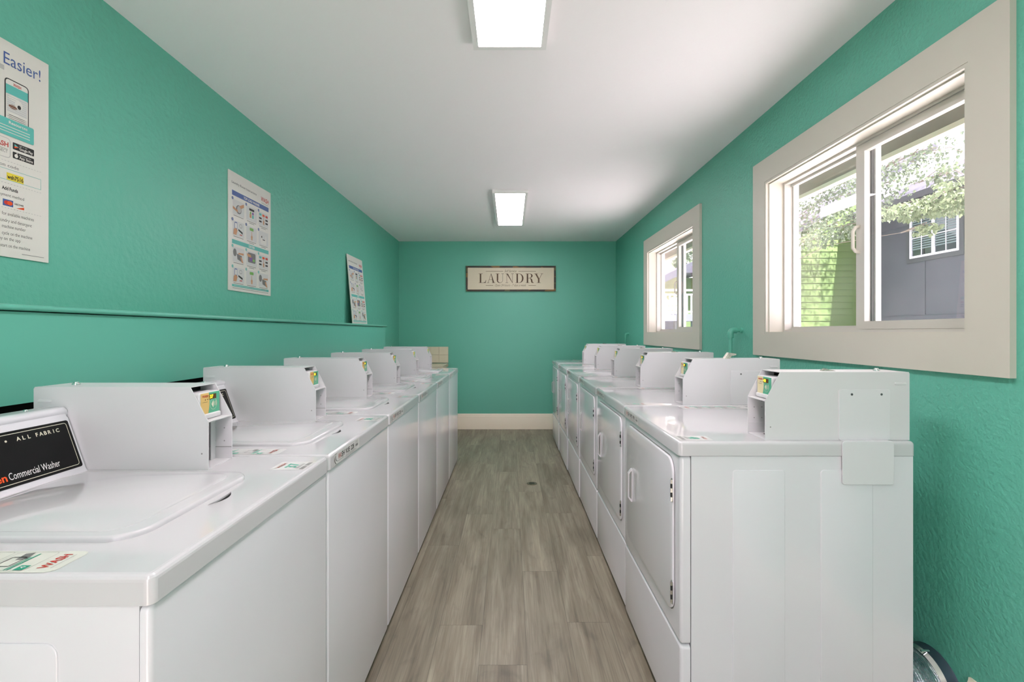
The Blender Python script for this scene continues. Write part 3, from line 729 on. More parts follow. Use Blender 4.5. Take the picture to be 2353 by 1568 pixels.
# ------------------------------------------------------------------ posters
def map_left(y0, z0, x=XL, lean=0.0):
    # u to the right as read from the room = +Y, v up, w out of the wall (+X)
    return lambda u, v, w_: (x+w_-lean*v, y0+u, z0+v)
PW, PH = 0.42, 0.62
def scribble(g, u, v, wd, mp, w, n=2, c=6):
    for k in range(n):
        ww = wd*(1.0 if k == 0 else 0.55); g.rect(u-ww/2, u+ww/2, v-k*0.008, v-k*0.008+0.0028, c, mp, w)
def picture(g, kind, u, v, W, H, mp, w):
    """small printed picture, centred on u, v"""
    g.rect(u-W/2, u+W/2, v-H/2, v+H/2, 7, mp, w)
    w2, w3, w4 = w+0.0003, w+0.0006, w+0.0009
    hand = lambda a, b, s_, fl=1: (g.flat([(a-0.2*fl*s_, b-1.0*s_), (a+0.25*fl*s_, b-1.0*s_), (a+0.34*fl*s_, b-0.2*s_), (a+0.12*fl*s_, b+0.1*s_), (a+0.10*fl*s_, b+0.9*s_), (a-0.04*fl*s_, b+0.9*s_), (a-0.08*fl*s_, b+0.05*s_), (a-0.32*fl*s_, b-0.25*s_)], 8, mp, w4))
    if kind == 0:      # open the door, load
        g.disc(u+W*0.02, v-H*0.08, W*0.24, H*0.30, 6, mp, w2); g.disc(u+W*0.05, v-H*0.06, W*0.18, H*0.24, 9, mp, w3)
        g.flat([(u-W*0.5, v-H*0.15), (u-W*0.1, v-H*0.3), (u-W*0.08, v-H*0.16), (u-W*0.5, v+H*0.02)], 8, mp, w4)
        g.flat([(u+W*0.05, v+H*0.18), (u+W*0.45, v+H*0.42), (u+W*0.48, v+H*0.22), (u+W*0.2, v+H*0.02)], 8, mp, w4)
    elif kind == 1:    # loaded drum
        g.rect(u-W*0.26, u+W*0.26, v-H*0.34, v+H*0.34, 0, mp, w2, 0.004); g.rect(u-W*0.24, u+W*0.24, v+H*0.22, v+H*0.38, 5, mp, w3)
        g.rect(u-W*0.20, u-W*0.02, v-H*0.28, v-H*0.02, 8, mp, w3); g.rect(u-W*0.18, u-W*0.04, v-H*0.02, v+H*0.16, 10, mp, w4)
        g.rect(u+W*0.03, u+W*0.20, v-H*0.02, v+H*0.16, 4, mp, w3); g.rect(u+W*0.03, u+W*0.20, v-H*0.28, v-H*0.04, 2, mp, w3)
    elif kind == 2:    # cycle buttons with a pointing hand
        for a, c in ((-0.33, 2), (0, 12), (0.33, 3)): g.rect(u+W*(a-0.12), u+W*(a+0.12), v+H*0.22, v+H*0.38, c, mp, w2, 0.002)
        for b in (0.02, -0.22):
            for a in (-0.33, 0.33): g.rect(u+W*(a-0.13), u+W*(a+0.13), v+H*(b-0.06), v+H*(b+0.06), 5, mp, w2, 0.002)
        hand(u, v-H*0.08, H*0.30)
    elif kind == 3:    # phone and card payment
        g.rect(u-W*0.34, u-W*0.12, v-H*0.05, v+H*0.42, 1, mp, w2, 0.003); g.rect(u-W*0.31, u-W*0.15, v, v+H*0.36, 0, mp, w3)
        g.outline(u+W*0.08, u+W*0.30, v+H*0.12, v+H*0.38, 0.002, 6, mp, w2, 0.008)
        g.flat([(u-W*0.02, v+H*0.02), (u+W*0.36, v-H*0.14), (u+W*0.36, v-H*0.28), (u-W*0.02, v-H*0.10)], 5, mp, w2)
        g.rect(u+W*0.10, u+W*0.32, v-H*0.38, v-H*0.32, 3, mp, w2)
        g.flat([(u-W*0.46, v-H*0.45), (u-W*0.20, v-H*0.45), (u-W*0.10, v-H*0.1), (u-W*0.26, v+H*0.02), (u-W*0.42, v-H*0.1)], 8, mp, w4)
    elif kind == 4:    # press start
        g.rect(u-W*0.18, u+W*0.18, v+H*0.22, v+H*0.42, 10, mp, w2, 0.003); hand(u, v-H*0.12, H*0.32)
    elif kind == 5:    # remove laundry, top loader
        g.rect(u-W*0.3, u+W*0.3, v-H*0.45, v+H*0.2, 0, mp, w2, 0.006); g.rect(u-W*0.2, u+W*0.2, v-H*0.08, v+H*0.36, 7, mp, w3, 0.008)
        g.disc(u-W*0.2, v+H*0.08, W*0.05, H*0.08, 5, mp, w4); g.rect(u-W*0.1, u+W*0.14, v-H*0.14, v-H*0.08, 5, mp, w4)
    elif kind == 6:    # open dryer
        g.disc(u-W*0.32, v+H*0.12, W*0.15, H*0.26, 6, mp, w2); g.flat([(u-W*0.1, v-H*0.3), (u+W*0.26, v-H*0.42), (u+W*0.3, v-H*0.02), (u-W*0.16, v+H*0.08)], 13, mp, w2)
        g.flat([(u-W*0.05, v+H*0.05), (u+W*0.45, v+H*0.06), (u+W*0.45, v+H*0.20), (u, v+H*0.16)], 8, mp, w3)
        g.flat([(u+W*0.14, v-H*0.1), (u+W*0.28, v-H*0.1), (u+W*0.42, v-H*0.48), (u+W*0.28, v-H*0.48)], 8, mp, w3)
    elif kind == 7:    # load dryer
        g.rect(u-W*0.36, u+W*0.38, v-H*0.30, v+H*0.40, 6, mp, w2, 0.008); g.rect(u-W*0.30, u+W*0.32, v-H*0.24, v+H*0.34, 13, mp, w3, 0.006)
        g.rect(u-W*0.2, u+W*0.05, v-H*0.2, v+H*0.08, 11, mp, w4); g.disc(u+W*0.2, v-H*0.1, W*0.12, H*0.09, 10, mp, w4)
        g.flat([(u-W*0.48, v+H*0.3), (u-W*0.1, v+H*0.26), (u-W*0.04, v+H*0.06), (u-W*0.40, v+H*0.10)], 8, mp, w4)
PM = None
def instruction_poster(label, y0, z0, x, lean):
    mp = map_left(y0, z0, x, lean); th = 0.004
    # placed through an object at its foot
    loc = (x, y0+PW/2, z0); t = thing('poster', label, 'poster', loc, 0, 'laundry instruction posters on the left wall')
    mpl = lambda u, v, w_: (w_-lean*v, u-PW/2, v)
    MB().box(0, PW, 0, PH, 0, th, 0, mpl).build('board', M_paper, t)
    g = MB(); w = th+0.0004
    g.text('Laundry Room Instructions', 0.028, PH-0.060, 0.012, 5, mpl, w, width=0.235)
    g.text('WASH', PW-0.11, PH-0.075, 0.024, 3, mpl, w, width=0.085, bold=True)
    g.rect(PW-0.105, PW-0.03, PH-0.087, PH-0.085, 6, mpl, w)
    g.rect(0.030, PW-0.025, PH-0.122, PH-0.096, 1, mpl, w)
    g.text('TOP LOAD WASHER', 0.215, PH-0.116, 0.013, 0, mpl, w+0.0004, width=0.16, bold=True, align='c')
    rows = [(PH-0.180, [0, 1, 2], 1), (PH-0.290, [3, 4, 5], 1), (PH-0.428, [6, 7, 2], 2), (PH-0.535, [3, 4, 6], 2)]
    n = 0
    for (cv, ks, bc) in rows:
        for c_, kd in enumerate(ks):
            cu = 0.088+c_*0.125
            picture(g, kd, cu, cv, 0.104, 0.078, mpl, w)
            g.disc(cu-0.055, cv+0.042, 0.008, 0.008, bc, mpl, w+0.0012)
            n += 1
            g.text(str(c_+1+(3 if ks[0] == 3 else 0)), cu-0.055, cv+0.038, 0.008, 0, mpl, w+0.0016, align='c')
            scribble(g, cu, cv-0.046, 0.09, mpl, w, 1 if c_ == 0 else 2)
    g.rect(0.030, PW-0.025, PH-0.374, PH-0.352, 2, mpl, w); g.text('DRYER', 0.215, PH-0.369, 0.012, 0, mpl, w+0.0004, width=0.06, bold=True, align='c')
    g.rect(0.030, PW-0.025, 0.022, 0.034, 2, mpl, w); g.rect(0.045, PW-0.05, 0.0270, 0.0285, 0, mpl, w+0.0004)
    g.rect(0.035, PW-0.030, 0.0135, 0.0155, 6, mpl, w)
    g.build('printing', [M_paper, M_blue, M_teal2, M_red, M_purple, M_ink, M_gray, M_pgray, M_skin, M_lgray, M_lgreen, M_purple, M_orange, M_gray], t, False)
    return t
instruction_poster('white laundry instruction poster fixed to the teal wall, midway between two other posters', 2.388, 1.475, XL+0.001, 0.0)
instruction_poster('small-looking white instruction poster leaning on the ledge, nearest the far wall', 4.10, 1.3305, -1.392, 0.085)

def app_poster():
    W, H = 0.42, 0.62; y0, z0 = 1.038, 1.474
    t = thing('poster', 'large white poster headed Easier! at the left edge of the photo, with a phone picture', 'poster', (XL+0.001, y0+W/2, z0))
    mp = lambda u, v, w_: (w_, u-W/2, v)
    MB().box(0, W, 0, H, 0, 0.004, 0, mp).build('board', M_paper, t)
    g = MB(); w = 0.0044; w2 = w+0.0003; w3 = w+0.0006; w4 = w+0.0009; k = 1.458-1.324
    U = lambda px: 1553.0/(1173-px)-y0          # photo column on the wall -> along the sheet
    V = lambda px, py: CAM_Z+(764-py)*XL*-1/(1173-px)-z0
    g.text('Easier!', U(4), V(50, 168), 0.034, 1, mp, w, width=U(89)-U(4))
    g.rect(U(-6), U(5), V(0, 158), V(0, 147), 6, mp, w)
    # phone
    a0, a1 = U(6), U(62); b0, b1 = V(30, 296), V(30, 187)
    g.rect(a0, a1, b0, b1, 4, mp, w, 0.010); g.rect(a0+0.003, a1-0.003, b0, b1-0.003, 0, mp, w2, 0.008)
    g.rect(a0+0.003, a1-0.003, b1-0.045, b1-0.018, 2, mp, w3); g.text('WASH', (a0+a1)/2, b1-0.016, 0.008, 3, mp, w3, width=0.022, bold=True, align='c')
    g.rect(a0+0.003, a1-0.003, b0, b1-0.046, 0, mp, w3); g.rect(a0+0.006, a1-0.006, b0+0.043, b0+0.094, 10, mp, w3+0.0002); g.disc(a0+0.024, b0+0.085, 0.015, 0.008, 0, mp, w4); g.disc((a0+a1)/2+0.004, b0+0.072, 0.011, 0.013, 0, mp, w4+0.0003)
    g.disc((a0+a1)/2+0.005, b0+0.066, 0.005, 0.006, 8, mp, w4+0.0006); g.disc(a0+0.022, b0+0.060, 0.012, 0.006, 9, mp, w4)
    for j in range(4): g.rect(a0+0.010, a1-0.010, b0+0.034-j*0.005, b0+0.0355-j*0.005, 5, mp, w3)
    # green caption box
    c0, c1 = 0.02, U(73); d0, d1 = V(40, 322), V(40, 283)
    for j in range(8): g.rect(a0+0.006, a1-0.006, b0+0.045+j*0.006, b0+0.0462+j*0.006, 14, mp, w3+0.0004)
    g.rect(c0, c1, d0, d1, 2, mp, w4, 0.004); g.text('Resources', (U(15)+U(58))/2, d1-0.014, 0.008, 0, mp, w4+0.0003, width=U(58)-U(15), bold=True, align='c')
    for j in range(3): g.rect(U(0)-0.05, c1-0.012, d1-0.024-j*0.008, d1-0.022-j*0.008, 0, mp, w4+0.0003)
    # app badge and store buttons
    g.outline(U(-20), U(20), V(10, 362), V(10, 316), 0.0018, 6, mp, w, 0.010); g.text('WASH', U(15), V(8, 336), 0.013, 3, mp, w, width=0.05, bold=True, align='r'); g.rect(U(-14), U(14), V(8, 342), V(8, 341), 5, mp, w)
    g.text('CONNECT', U(13), V(8, 350), 0.008, 5, mp, w, width=0.045, align='r')
    for (r0, r1, s1, s2) in ((328, 343.5, 'GET IT ON', 'Google Play'), (349, 363.5, 'Download on the', 'App Store')):
        q0, q1 = V(26, r1), V(26, r0)
        q0, q1 = V(50, r1+8), V(50, r0+8)
        g.rect(U(25), U(74), q0, q1, 4, mp, w, 0.002)
        g.text(s1, U(40), q1-0.0065, 0.0032, 0, mp, w2); g.text(s2, U(40), q0+0.0038, 0.0075, 0, mp, w2, width=U(71)-U(40), bold=True)
        if r0 < 340:
            xx = U(29)
            g.flat([(xx, q0+0.004), (xx+0.012, (q0+q1)/2), (xx, (q0+q1)/2)], 11, mp, w2); g.flat([(xx, (q0+q1)/2), (xx+0.012, (q0+q1)/2), (xx, q1-0.004)], 2, mp, w2)
        else: g.disc(U(33), (q0+q1)/2-0.001, 0.005, 0.0055, 0, mp, w2); g.disc(U(33)+0.002, q1-0.003, 0.0012, 0.0022, 0, mp, w2)
    def dots(py):
        n = 46
        for j in range(n): g.rect(0.02+j*(W-0.04)/n, 0.02+(j+0.55)*(W-0.04)/n, V(95, py), V(95, py)+0.0012, 12, mp, w)
    dots(398.5); dots(446); dots(499)
    g.text('Location code', U(39), V(39, 392), 0.009, 5, mp, w, width=U(39)-U(0)+0.045, align='r')
    g.outline(0.02, U(90), V(90, 437), V(90, 413), 0.001, 2, mp, w, 0.0)
    g.rect(U(11), U(50), V(30, 418), V(30, 401.5), 13, mp, w); g.text('wsh7516', U(12), V(30, 415), 0.0115, 4, mp, w2, width=U(49)-U(12), bold=True)
    g.text('Add Funds', U(37), V(37, 444), 0.0095, 4, mp, w, width=U(37)-U(0), align='r', bold=True)
    g.text('payment method', U(51), V(51, 462), 0.0085, 5, mp, w, width=U(51)-U(0)+0.012, align='r')
    g.rect(U(2), U(26), V(14, 474), V(14, 459), 1, mp, w); g.disc(U(11), V(14, 466.5), 0.0075, 0.006, 3, mp, w2); g.disc(U(18), V(14, 466.5), 0.0075, 0.006, 11, mp, w3)
    g.rect(U(28), U(51), V(40, 481), V(40, 466), 0, mp, w); g.text('DISCOVER', U(29), V(40, 473.5), 0.0045, 4, mp, w2, width=U(50)-U(29), bold=True); g.flat([(U(33), V(40, 481)), (U(51), V(40, 481)), (U(51), V(40, 475))], 11, mp, w2)
    for s_, py, px in (('for available machines', 501, 74), ('laundry and detergent', 515, 69), ('machine number', 525, 55), ('cycle on the machine', 543, 70), ('Pay on the app', 550, 43), ('start on the machine', 569, 65)):
        ex = {'laundry and detergent': 0.010, 'Pay on the app': 0.012, 'start on the machine': 0.004}.get(s_, 0)
        g.text(s_, U(px), V(px, py+8), 0.0092, 5, mp, w, width=U(px)-U(0)+ex, align='r')
    g.rect(U(46), U(97), V(70, 589), V(70, 588), 5, mp, w)
    g.build('printing', [M_paper, M_blue, M_teal2, M_red, M_ink, M_gray, M_lgray, M_amber, M_ink, M_coffee, M_pgray, M_orange, M_lgray, M_yellow, M_lgray], t, False)
app_poster()

# ------------------------------------------------------------------ laundry sign
def serif(g, ch, u, v, H, m, mp, w):
    T, t, sf = 0.165*H, 0.034*H, 0.034*H
    cnt = [0]
    def nw(): cnt[0] += 1; return w+cnt[0]*4e-5
    R = lambda a, b, c, d: g.rect(u+a*H, u+b*H, v+c*H, v+d*H, m, mp, nw())
    Q = lambda *p: g.flat([(u+a*H, v+b*H) for a, b in p], m, mp, nw())
    th = 0.165; tn = 0.034
    def arc(cx, cy, rxo, ryo, rxi, ryi, a0, a1, n=14, dx=0):
        for k in range(n):
            p, q = a0+(a1-a0)*k/n, a0+(a1-a0)*(k+1)/n
            Q((cx+rxo*math.cos(p), cy+ryo*math.sin(p)), (cx+rxo*math.cos(q), cy+ryo*math.sin(q)), (cx+dx+rxi*math.cos(q), cy+ryi*math.sin(q)), (cx+dx+rxi*math.cos(p), cy+ryi*math.sin(p)))
    if ch == 'L':
        R(0.12, 0.12+th, 0, 1); R(0, 0.44, 1-tn, 1); R(0, 0.76, 0, tn); Q((0.50, tn), (0.76, tn), (0.80, 0.32), (0.77, 0.32), (0.70, 0.10))
    if ch == 'A':
        Q((0.10, 0), (0.14, 0), (0.47, 1), (0.43, 1)); Q((0.62, 0), (0.80, 0), (0.47, 1), (0.44, 0.93)); R(0.22, 0.62, 0.33, 0.33+tn); R(0, 0.25, 0, tn); R(0.52, 0.91, 0, tn)
    if ch == 'U':
        R(0.12, 0.12+th, 0.30, 1); R(0, 0.42, 1-tn, 1); R(0.74, 0.74+tn, 0.30, 1); R(0.62, 0.90, 1-tn, 1)
        arc(0.447, 0.30, 0.327, 0.31, 0.245, 0.265, PI, 2*PI, dx=0.048)
    if ch == 'N':
        R(0.13, 0.13+tn, 0, 1); R(0.75, 0.75+tn, 0, 1); Q((0.10, 1), (0.27, 1), (0.785, 0.0), (0.75, 0.0)); R(0, 0.25, 1-tn, 1); R(0, 0.30, 0, tn); R(0.62, 0.91, 1-tn, 1)
    if ch == 'D':
        R(0.12, 0.12+th, 0, 1); R(0, 0.45, 1-tn, 1); R(0, 0.45, 0, tn); arc(0.42, 0.5, 0.46, 0.5, 0.29, 0.466, -PI/2, PI/2)
    if ch == 'R':
        R(0.12, 0.12+th, 0, 1); R(0, 0.45, 1-tn, 1); R(0, 0.42, 0, tn); R(0.28, 0.45, 0.50, 0.50+tn); arc(0.44, 0.767, 0.32, 0.233, 0.16, 0.20, -PI/2, PI/2)
        Q((0.44, 0.534), (0.60, 0.48), (0.72, 0.36), (0.56, 0.32), (0.48, 0.48)); Q((0.56, 0.32), (0.72, 0.36), (0.76, 0.10), (0.60, 0.08)); Q((0.60, 0.08), (0.76, 0.10), (0.88, tn), (0.88, 0), (0.68, 0))
    if ch == 'Y':
        R(0.40, 0.40+th, 0, 0.42); Q((0.08, 1), (0.26, 1), (0.565, 0.42), (0.40, 0.42)); Q((0.82, 1), (0.86, 1), (0.56, 0.42), (0.52, 0.44)); R(0, 0.40, 1-tn, 1); R(0.70, 0.95, 1-tn, 1); R(0.26, 0.71, 0, tn)
def laundry_sign():
    s_ = YB/1071.0; X = lambda px: (px-1173)*s_; Z = lambda py: CAM_Z+(764-py)*s_
    x0, x1, z0, z1 = X(1071.2), X(1276.5), Z(670), Z(612)
    cx = (x0+x1)/2
    t = thing('sign', 'long framed LAUNDRY sign with brown lettering on the far teal wall', 'sign', (cx, YB, z0))
    mp = lambda u, v, w_: (u-cx, -w_, v-z0)
    f = MB(); b = 0.022
    f.box(x0, x1, z1-b, z1, 0, 0.030, 0, mp).box(x0, x1, z0, z0+b, 0, 0.030, 0, mp).box(x0, x0+b, z0+b, z1-b, 0, 0.030, 0, mp).box(x1-b, x1, z0+b, z1-b, 0, 0.030, 0, mp)
    f.build('frame', M_frame, t)
    MB().box(x0+b, x1-b, z0+b, z1-b, 0, 0.020, 0, mp).build('face', M_signface, t)
    g = MB(); w = 0.0206
    cr = lambda p: X(1060+p/10.23); cz = lambda q: Z(600+q/10.23)
    H = cz(302)-cz(520)
    for ch, p in zip('LAUNDRY', (410, 605, 808, 1037, 1270, 1510, 1712)): serif(g, ch, cr(p), cz(520), H, 0, mp, w)
    g.text('Self Service', cr(1010), cz(268), 0.030, 1, mp, w, width=cr(1300)-cr(1010)-0.006, shear=0.35)
    g.text('Open 24 hours - 7 days a week', cr(785), cz(598), 0.028, 1, mp, w, width=cr(1530)-cr(785)-0.008, shear=0.35)
    for (a, b_, q) in ((578, 985, 248), (1340, 1750, 248), (578, 752, 580), (1578, 1752, 580)): g.rect(cr(a), cr(b_), cz(q+5), cz(q-5), 1, mp, w)
    g.build('lettering', [M_brown, M_script], t, False)
laundry_sign()

# ------------------------------------------------------------------ tiled ledge in the far left corner
def tiled_counter():
    t = thing('tiled_counter', 'beige tiled counter with short tiled splashback in the far left corner', 'counter', (-1.13, 5.80, 0))
    XQ, YQ = XL+0.004, YB-0.004
    mp = lambda x, y, z: (x+1.13, y-5.80, z)
    g = MB(); T = 0.108; xr = -0.806
    g.box(XQ, xr-0.001, YQ-0.014, YQ, 0.862, 1.070, 1, mp)
    nx = 6
    for i in range(nx):
        for j in range(2):
            a1 = xr-i*T*1.12; a0 = max(a1-T*1.12+0.003, XQ); b0 = 0.862+j*0.1045; b1 = b0+0.1015
            if a1 > a0: g.rslab(a0, a1, b0, b1, YQ-0.012, YQ-0.020, 0.002, 0.0015, 0, lambda u, v, w_: mp(u, w_, v), nb=1, nc=2)
    g.build('splashback', [M_tile, M_grout], t)
    g = MB(); g.box(XQ, xr-0.002, 5.56, YQ-0.0, 0.815, 0.850, 1, mp)
    for i in range(nx):
        for j in range(5):
            a1 = xr-i*T*1.12; a0 = max(a1-T*1.12+0.003, XQ); b1 = YQ-0.021-j*T; b0 = max(b1-T+0.003, 5.555)
            if a1 > a0: g.rslab(a0, a1, b0, b1, 0.848, 0.856, 0.002, 0.0015, 0, lambda u, v, w_: mp(u, v, w_), nb=1, nc=2)
    g.build('countertop', [M_tile, M_grout], t)
    MB().box(XQ, xr-0.03, 5.59, YQ, 0, 0.815, 0, mp).build('base_cabinet', M_trim, t)
    MB().rslab(-1.42, xr-0.06, 0.10, 0.78, 5.59, 5.574, 0.004, 0.003, 0, lambda u, v, w_: mp(u, w_, v)).build('door', M_trim, t)
tiled_counter()

# ------------------------------------------------------------------ pipes on the right wall
def wall_pipe(y, ztop, zbot, label, r=0.0115, out=0.068):
    t = thing('wall_pipe', label, 'pipe', (XR, y, zbot), 0, 'teal painted elbow pipes on the window wall')
    xo = -out; h = ztop-zbot
    MB().tube([(xo, 0, 0), (xo, 0, h-0.03)], r, 14).build('riser', M_tealpaint, t)
    e = MB(); pts = [(xo, 0, h-0.052), (xo, 0, h-0.028)]
    for k in range(1, 7):
        a = PI/2*k/6; pts.append((xo+0.022*(1-math.cos(a)), 0, h-0.028+0.022*math.sin(a)))
    pts.append((xo+0.034, 0, h-0.006)); e.tube(pts, r*1.55, 14)
    e.build('elbow', M_tealpaint, t)
    MB().tube([(xo+0.030, 0, h-0.006), (0, 0, h-0.006)], r, 14).tube([(-0.012, 0, h-0.006), (0, 0, h-0.006)], r*1.5, 14).build('wall_stub', M_tealpaint, t)
wall_pipe(2.76, 1.275, 0.62, 'thick teal painted elbow pipe on the wall between the two windows')
wall_pipe(5.40, 1.246, 0.62, 'small distant teal painted elbow pipe left of the far window', 0.009, 0.036)

# ------------------------------------------------------------------ floor drain
t = thing('floor_drain', 'small round metal drain set in the plank floor of the aisle', 'drain', (0.177, 3.87, 0))
g = MB().rslab(-0.043, 0.043, -0.043, 0.043, 0, 0.003, 0.0428, 0.001, 0, nc=8)
g.build('rim', M_brass, t)
g = MB()
for k in range(-2, 3): g.box(-0.026+abs(k)*0.004, 0.026-abs(k)*0.004, k*0.011-0.002, k*0.011+0.002, 0.0031, 0.0036)
g.build('grate_slots', M_ink, t)

# ------------------------------------------------------------------ foil duct behind the nearest dryer
def duct():
    Yc, Zc = 1.512, 0.128
    t = thing('dryer_duct', 'crinkled silver foil exhaust duct behind the nearest dryer at bottom right', 'duct', (1.29, Yc, 0.0))
    path = []; radii = []; n = 60
    for k in range(n+1):
        u = k/n; path.append((1.2225+0.110*u-1.29, 0.012*(u-1), Zc+0.004*(1-u)))
        radii.append(0.088+[0.0, 0.0045, 0.006, 0.003][k % 4]*(1+0.3*math.sin(k*1.7)))
    MB().tube(path, 0.09, 64, 0, True, radii).build('foil_hose', M_foil, t, angle=80)
    x = 1.29
    MB().tube([(1.328-x, 0, Zc), (1.332-x, 0, Zc), (1.362-x, 0, Zc), (1.3695-x, 0, Zc)], 0.1, 48, 0, True, [0.094, 0.101, 0.103, 0.106]).build('collar', M_ducting, t)
    MB().tube([(1.322-x, 0, Zc), (1.336-x, 0, Zc)], 0.0, 48, 0, True, [0.0975, 0.1035]).build('clamp_band', M_chrome, t)
    a = math.radians(98); c = (math.cos(a)*0.1065, math.sin(a)*0.1065)
    MB().tube([(1.318-x, c[0], Zc+c[1]), (1.344-x, c[0], Zc+c[1])], 0.0035, 10).build('clamp_screw', M_chrome, t)
duct()

# ------------------------------------------------------------------ outside: eave, ground, houses, trees
XE = 2.02
ev = MB()
ev.box(XE, XE+0.035, -3, 9, CAM_Z+0.955, CAM_Z+1.16)
o_ = struct(ev.build('trim_5', M_eave))
struct(MB().box(XE-0.004, XE+0.045, -3, 9, CAM_Z+0.930, CAM_Z+0.955).build('trim_6', M_eavel))
sf = MB(); sf.add([(XR+WT, -3, 2.56), (XE+0.035, -3, 2.42), (XE+0.035, 9, 2.42), (XR+WT, 9, 2.56), (XR+WT, -3, 2.60), (XE+0.035, -3, 2.46), (XE+0.035, 9, 2.46), (XR+WT, 9, 2.60)],
                  [(0, 1, 2, 3), (4, 5, 6, 7), (0, 1, 5, 4), (1, 2, 6, 5), (2, 3, 7, 6), (3, 0, 4, 7)])
yy = -2.8
while yy < 8.9:
    sf.add([(XR+WT, yy, 2.44), (XE, yy, 2.30), (XE, yy, 2.42), (XR+WT, yy, 2.56), (XR+WT, yy+0.04, 2.44), (XE, yy+0.04, 2.30), (XE, yy+0.04, 2.42), (XR+WT, yy+0.04, 2.56)],
           [(0, 1, 2, 3), (4, 5, 6, 7), (0, 1, 5, 4), (1, 2, 6, 5), (2, 3, 7, 6), (3, 0, 4, 7)]); yy += 0.6
struct(sf.build('trim_7', M_eave))
struct(MB().box(-12, 30, -15, 40, -0.12, -0.05).build('ground', M_ground_bounce))

def grey_house():
    t = thing('grey_house', 'slate grey house with shingled roof and white framed window, outside the near window', 'house', (8.0, 4.0, -0.05))
    mp = lambda x, y, z: (x-8.0, y-4.0, z+0.05)
    y0, y1 = -2.0, 10.30; zt = 4.05
    MB().box(8.0, 14, y0, y1, -0.05, zt, 0, mp).build('wall', M_gwall, t)
    b = MB(); yy = y0
    while yy < y1: b.box(7.985, 8.0, yy, yy+0.03, 1.6, zt, 0, mp); yy += 1.22
    b.box(7.975, 8.0, y0, y1, 1.50, 1.58, 0, mp)
    b.build('battens', M_gwall, t)
    r = MB(); r.add([mp(*q) for q in [(7.45, y0-0.4, 3.78), (7.45, y1+0.03, 3.78), (10.5, y1+0.03, 5.19), (10.5, y0-0.4, 5.19), (7.45, y0-0.4, 3.84), (7.45, y1+0.03, 3.84), (10.5, y1+0.03, 5.31), (10.5, y0-0.4, 5.31)]],
                    [(0, 1, 2, 3), (4, 5, 6, 7), (0, 1, 5, 4), (1, 2, 6, 5), (2, 3, 7, 6), (3, 0, 4, 7)])
    r.build('roof', M_roof, t)
    MB().box(7.43, 7.46, y0-0.4, y1+0.03, 3.72, 3.83, 0, mp).build('fascia', M_gtrim, t)
    a0, a1, c0, c1 = 8.28, 9.30, 2.72, 3.50
    tr = MB(); q = 0.085
    tr.box(7.97, 8.0, a0-q, a1+q, c0-q, c0, 0, mp).box(7.97, 8.0, a0-q, a1+q, c1, c1+q, 0, mp).box(7.97, 8.0, a0-q, a0, c0, c1, 0, mp).box(7.97, 8.0, a1, a1+q, c0, c1, 0, mp)
    tr.build('window_trim', M_gtrim, t)
    w_ = MB(); e = 0.04
    w_.box(7.96, 8.0, a0+e, a1-e, c0, c0+e, 0, mp).box(7.96, 8.0, a0+e, a1-e, c1-e, c1, 0, mp).box(7.96, 8.0, a0, a0+e, c0, c1, 0, mp).box(7.96, 8.0, a1-e, a1, c0, c1, 0, mp).box(7.965, 8.0, (a0+a1)/2-0.03, (a0+a1)/2+0.03, c0+e, c1-e, 0, mp)
    for yy in ((a0+(a1-a0)*0.25), (a0+(a1-a0)*0.75)): w_.box(7.97, 7.98, yy-0.006, yy+0.006, c0+e, c1-e, 0, mp)
    w_.box(7.9705, 7.9795, a0+e, a1-e, (c0+c1)/2-0.006, (c0+c1)/2+0.006, 0, mp)
    wf = w_.build('window', M_wpaint, t)
    MB().box(7.985, 7.995, a0+e, a1-e, c0+e, c1-e, 0, mp).build('pane', M_darkglass, wf)
    bl = MB(); z = c0+0.16
    while z < c1-0.04: bl.box(7.976, 7.984, a0+e, a1-e, z, z+0.022, 0, mp); z += 0.045
    bl.build('blind', M_blind, wf)
grey_house()

def lap(g, x0, x1, y, z0, z1, pitch, mp, m=0):
    z = z0
    while z < z1:
        zz = min(z+pitch, z1)
        g.add([mp(x0, y-0.022, z), mp(x1, y-0.022, z), mp(x1, y-0.004, zz), mp(x0, y-0.004, zz), mp(x0, y, z), mp(x1, y, z)], [(0, 1, 2, 3), (0, 4, 5, 1)], m); z = zz
def green_house():
    X0, Y0 = 6.42, 10.5
    t = thing('green_house', 'bright green lap-sided house behind leaves, seen through the left pane of the near window', 'house', (X0, Y0, -0.05))
    mp = lambda x, y, z: (x-X0, y-Y0, z+0.05)
    MB().box(X0, 13, Y0, Y0+2.6, -0.05, 3.5, 0, mp).build('wall', M_gsid, t)
    g = MB(); lap(g, X0+0.02, 8.6, Y0, -0.05, 3.5, 0.142, mp); g.build('lap_siding', M_gsid, t)
    MB().box(X0+0.05, X0+0.10, Y0-0.035, Y0, -0.05, 3.5, 0, mp).build('corner_board', M_wpaint, t)
    r = MB(); pts = [(5.9, 3.15), (5.9, 3.30), (9.5, 5.5), (9.5, 5.35)]
    r.prism(pts, Y0-0.14, Y0+2.7, 0, lambda a, b, c: mp(a, c, b)); r.build('roof', M_roof, t)
    MB().prism([(6.42, 3.45), (7.95, 3.45), (7.95, 4.38), (6.42, 3.47)], Y0+0.0, Y0+0.05, 0, lambda a, b, c: mp(a, c, b)).build('gable', M_gsid, t)
green_house()
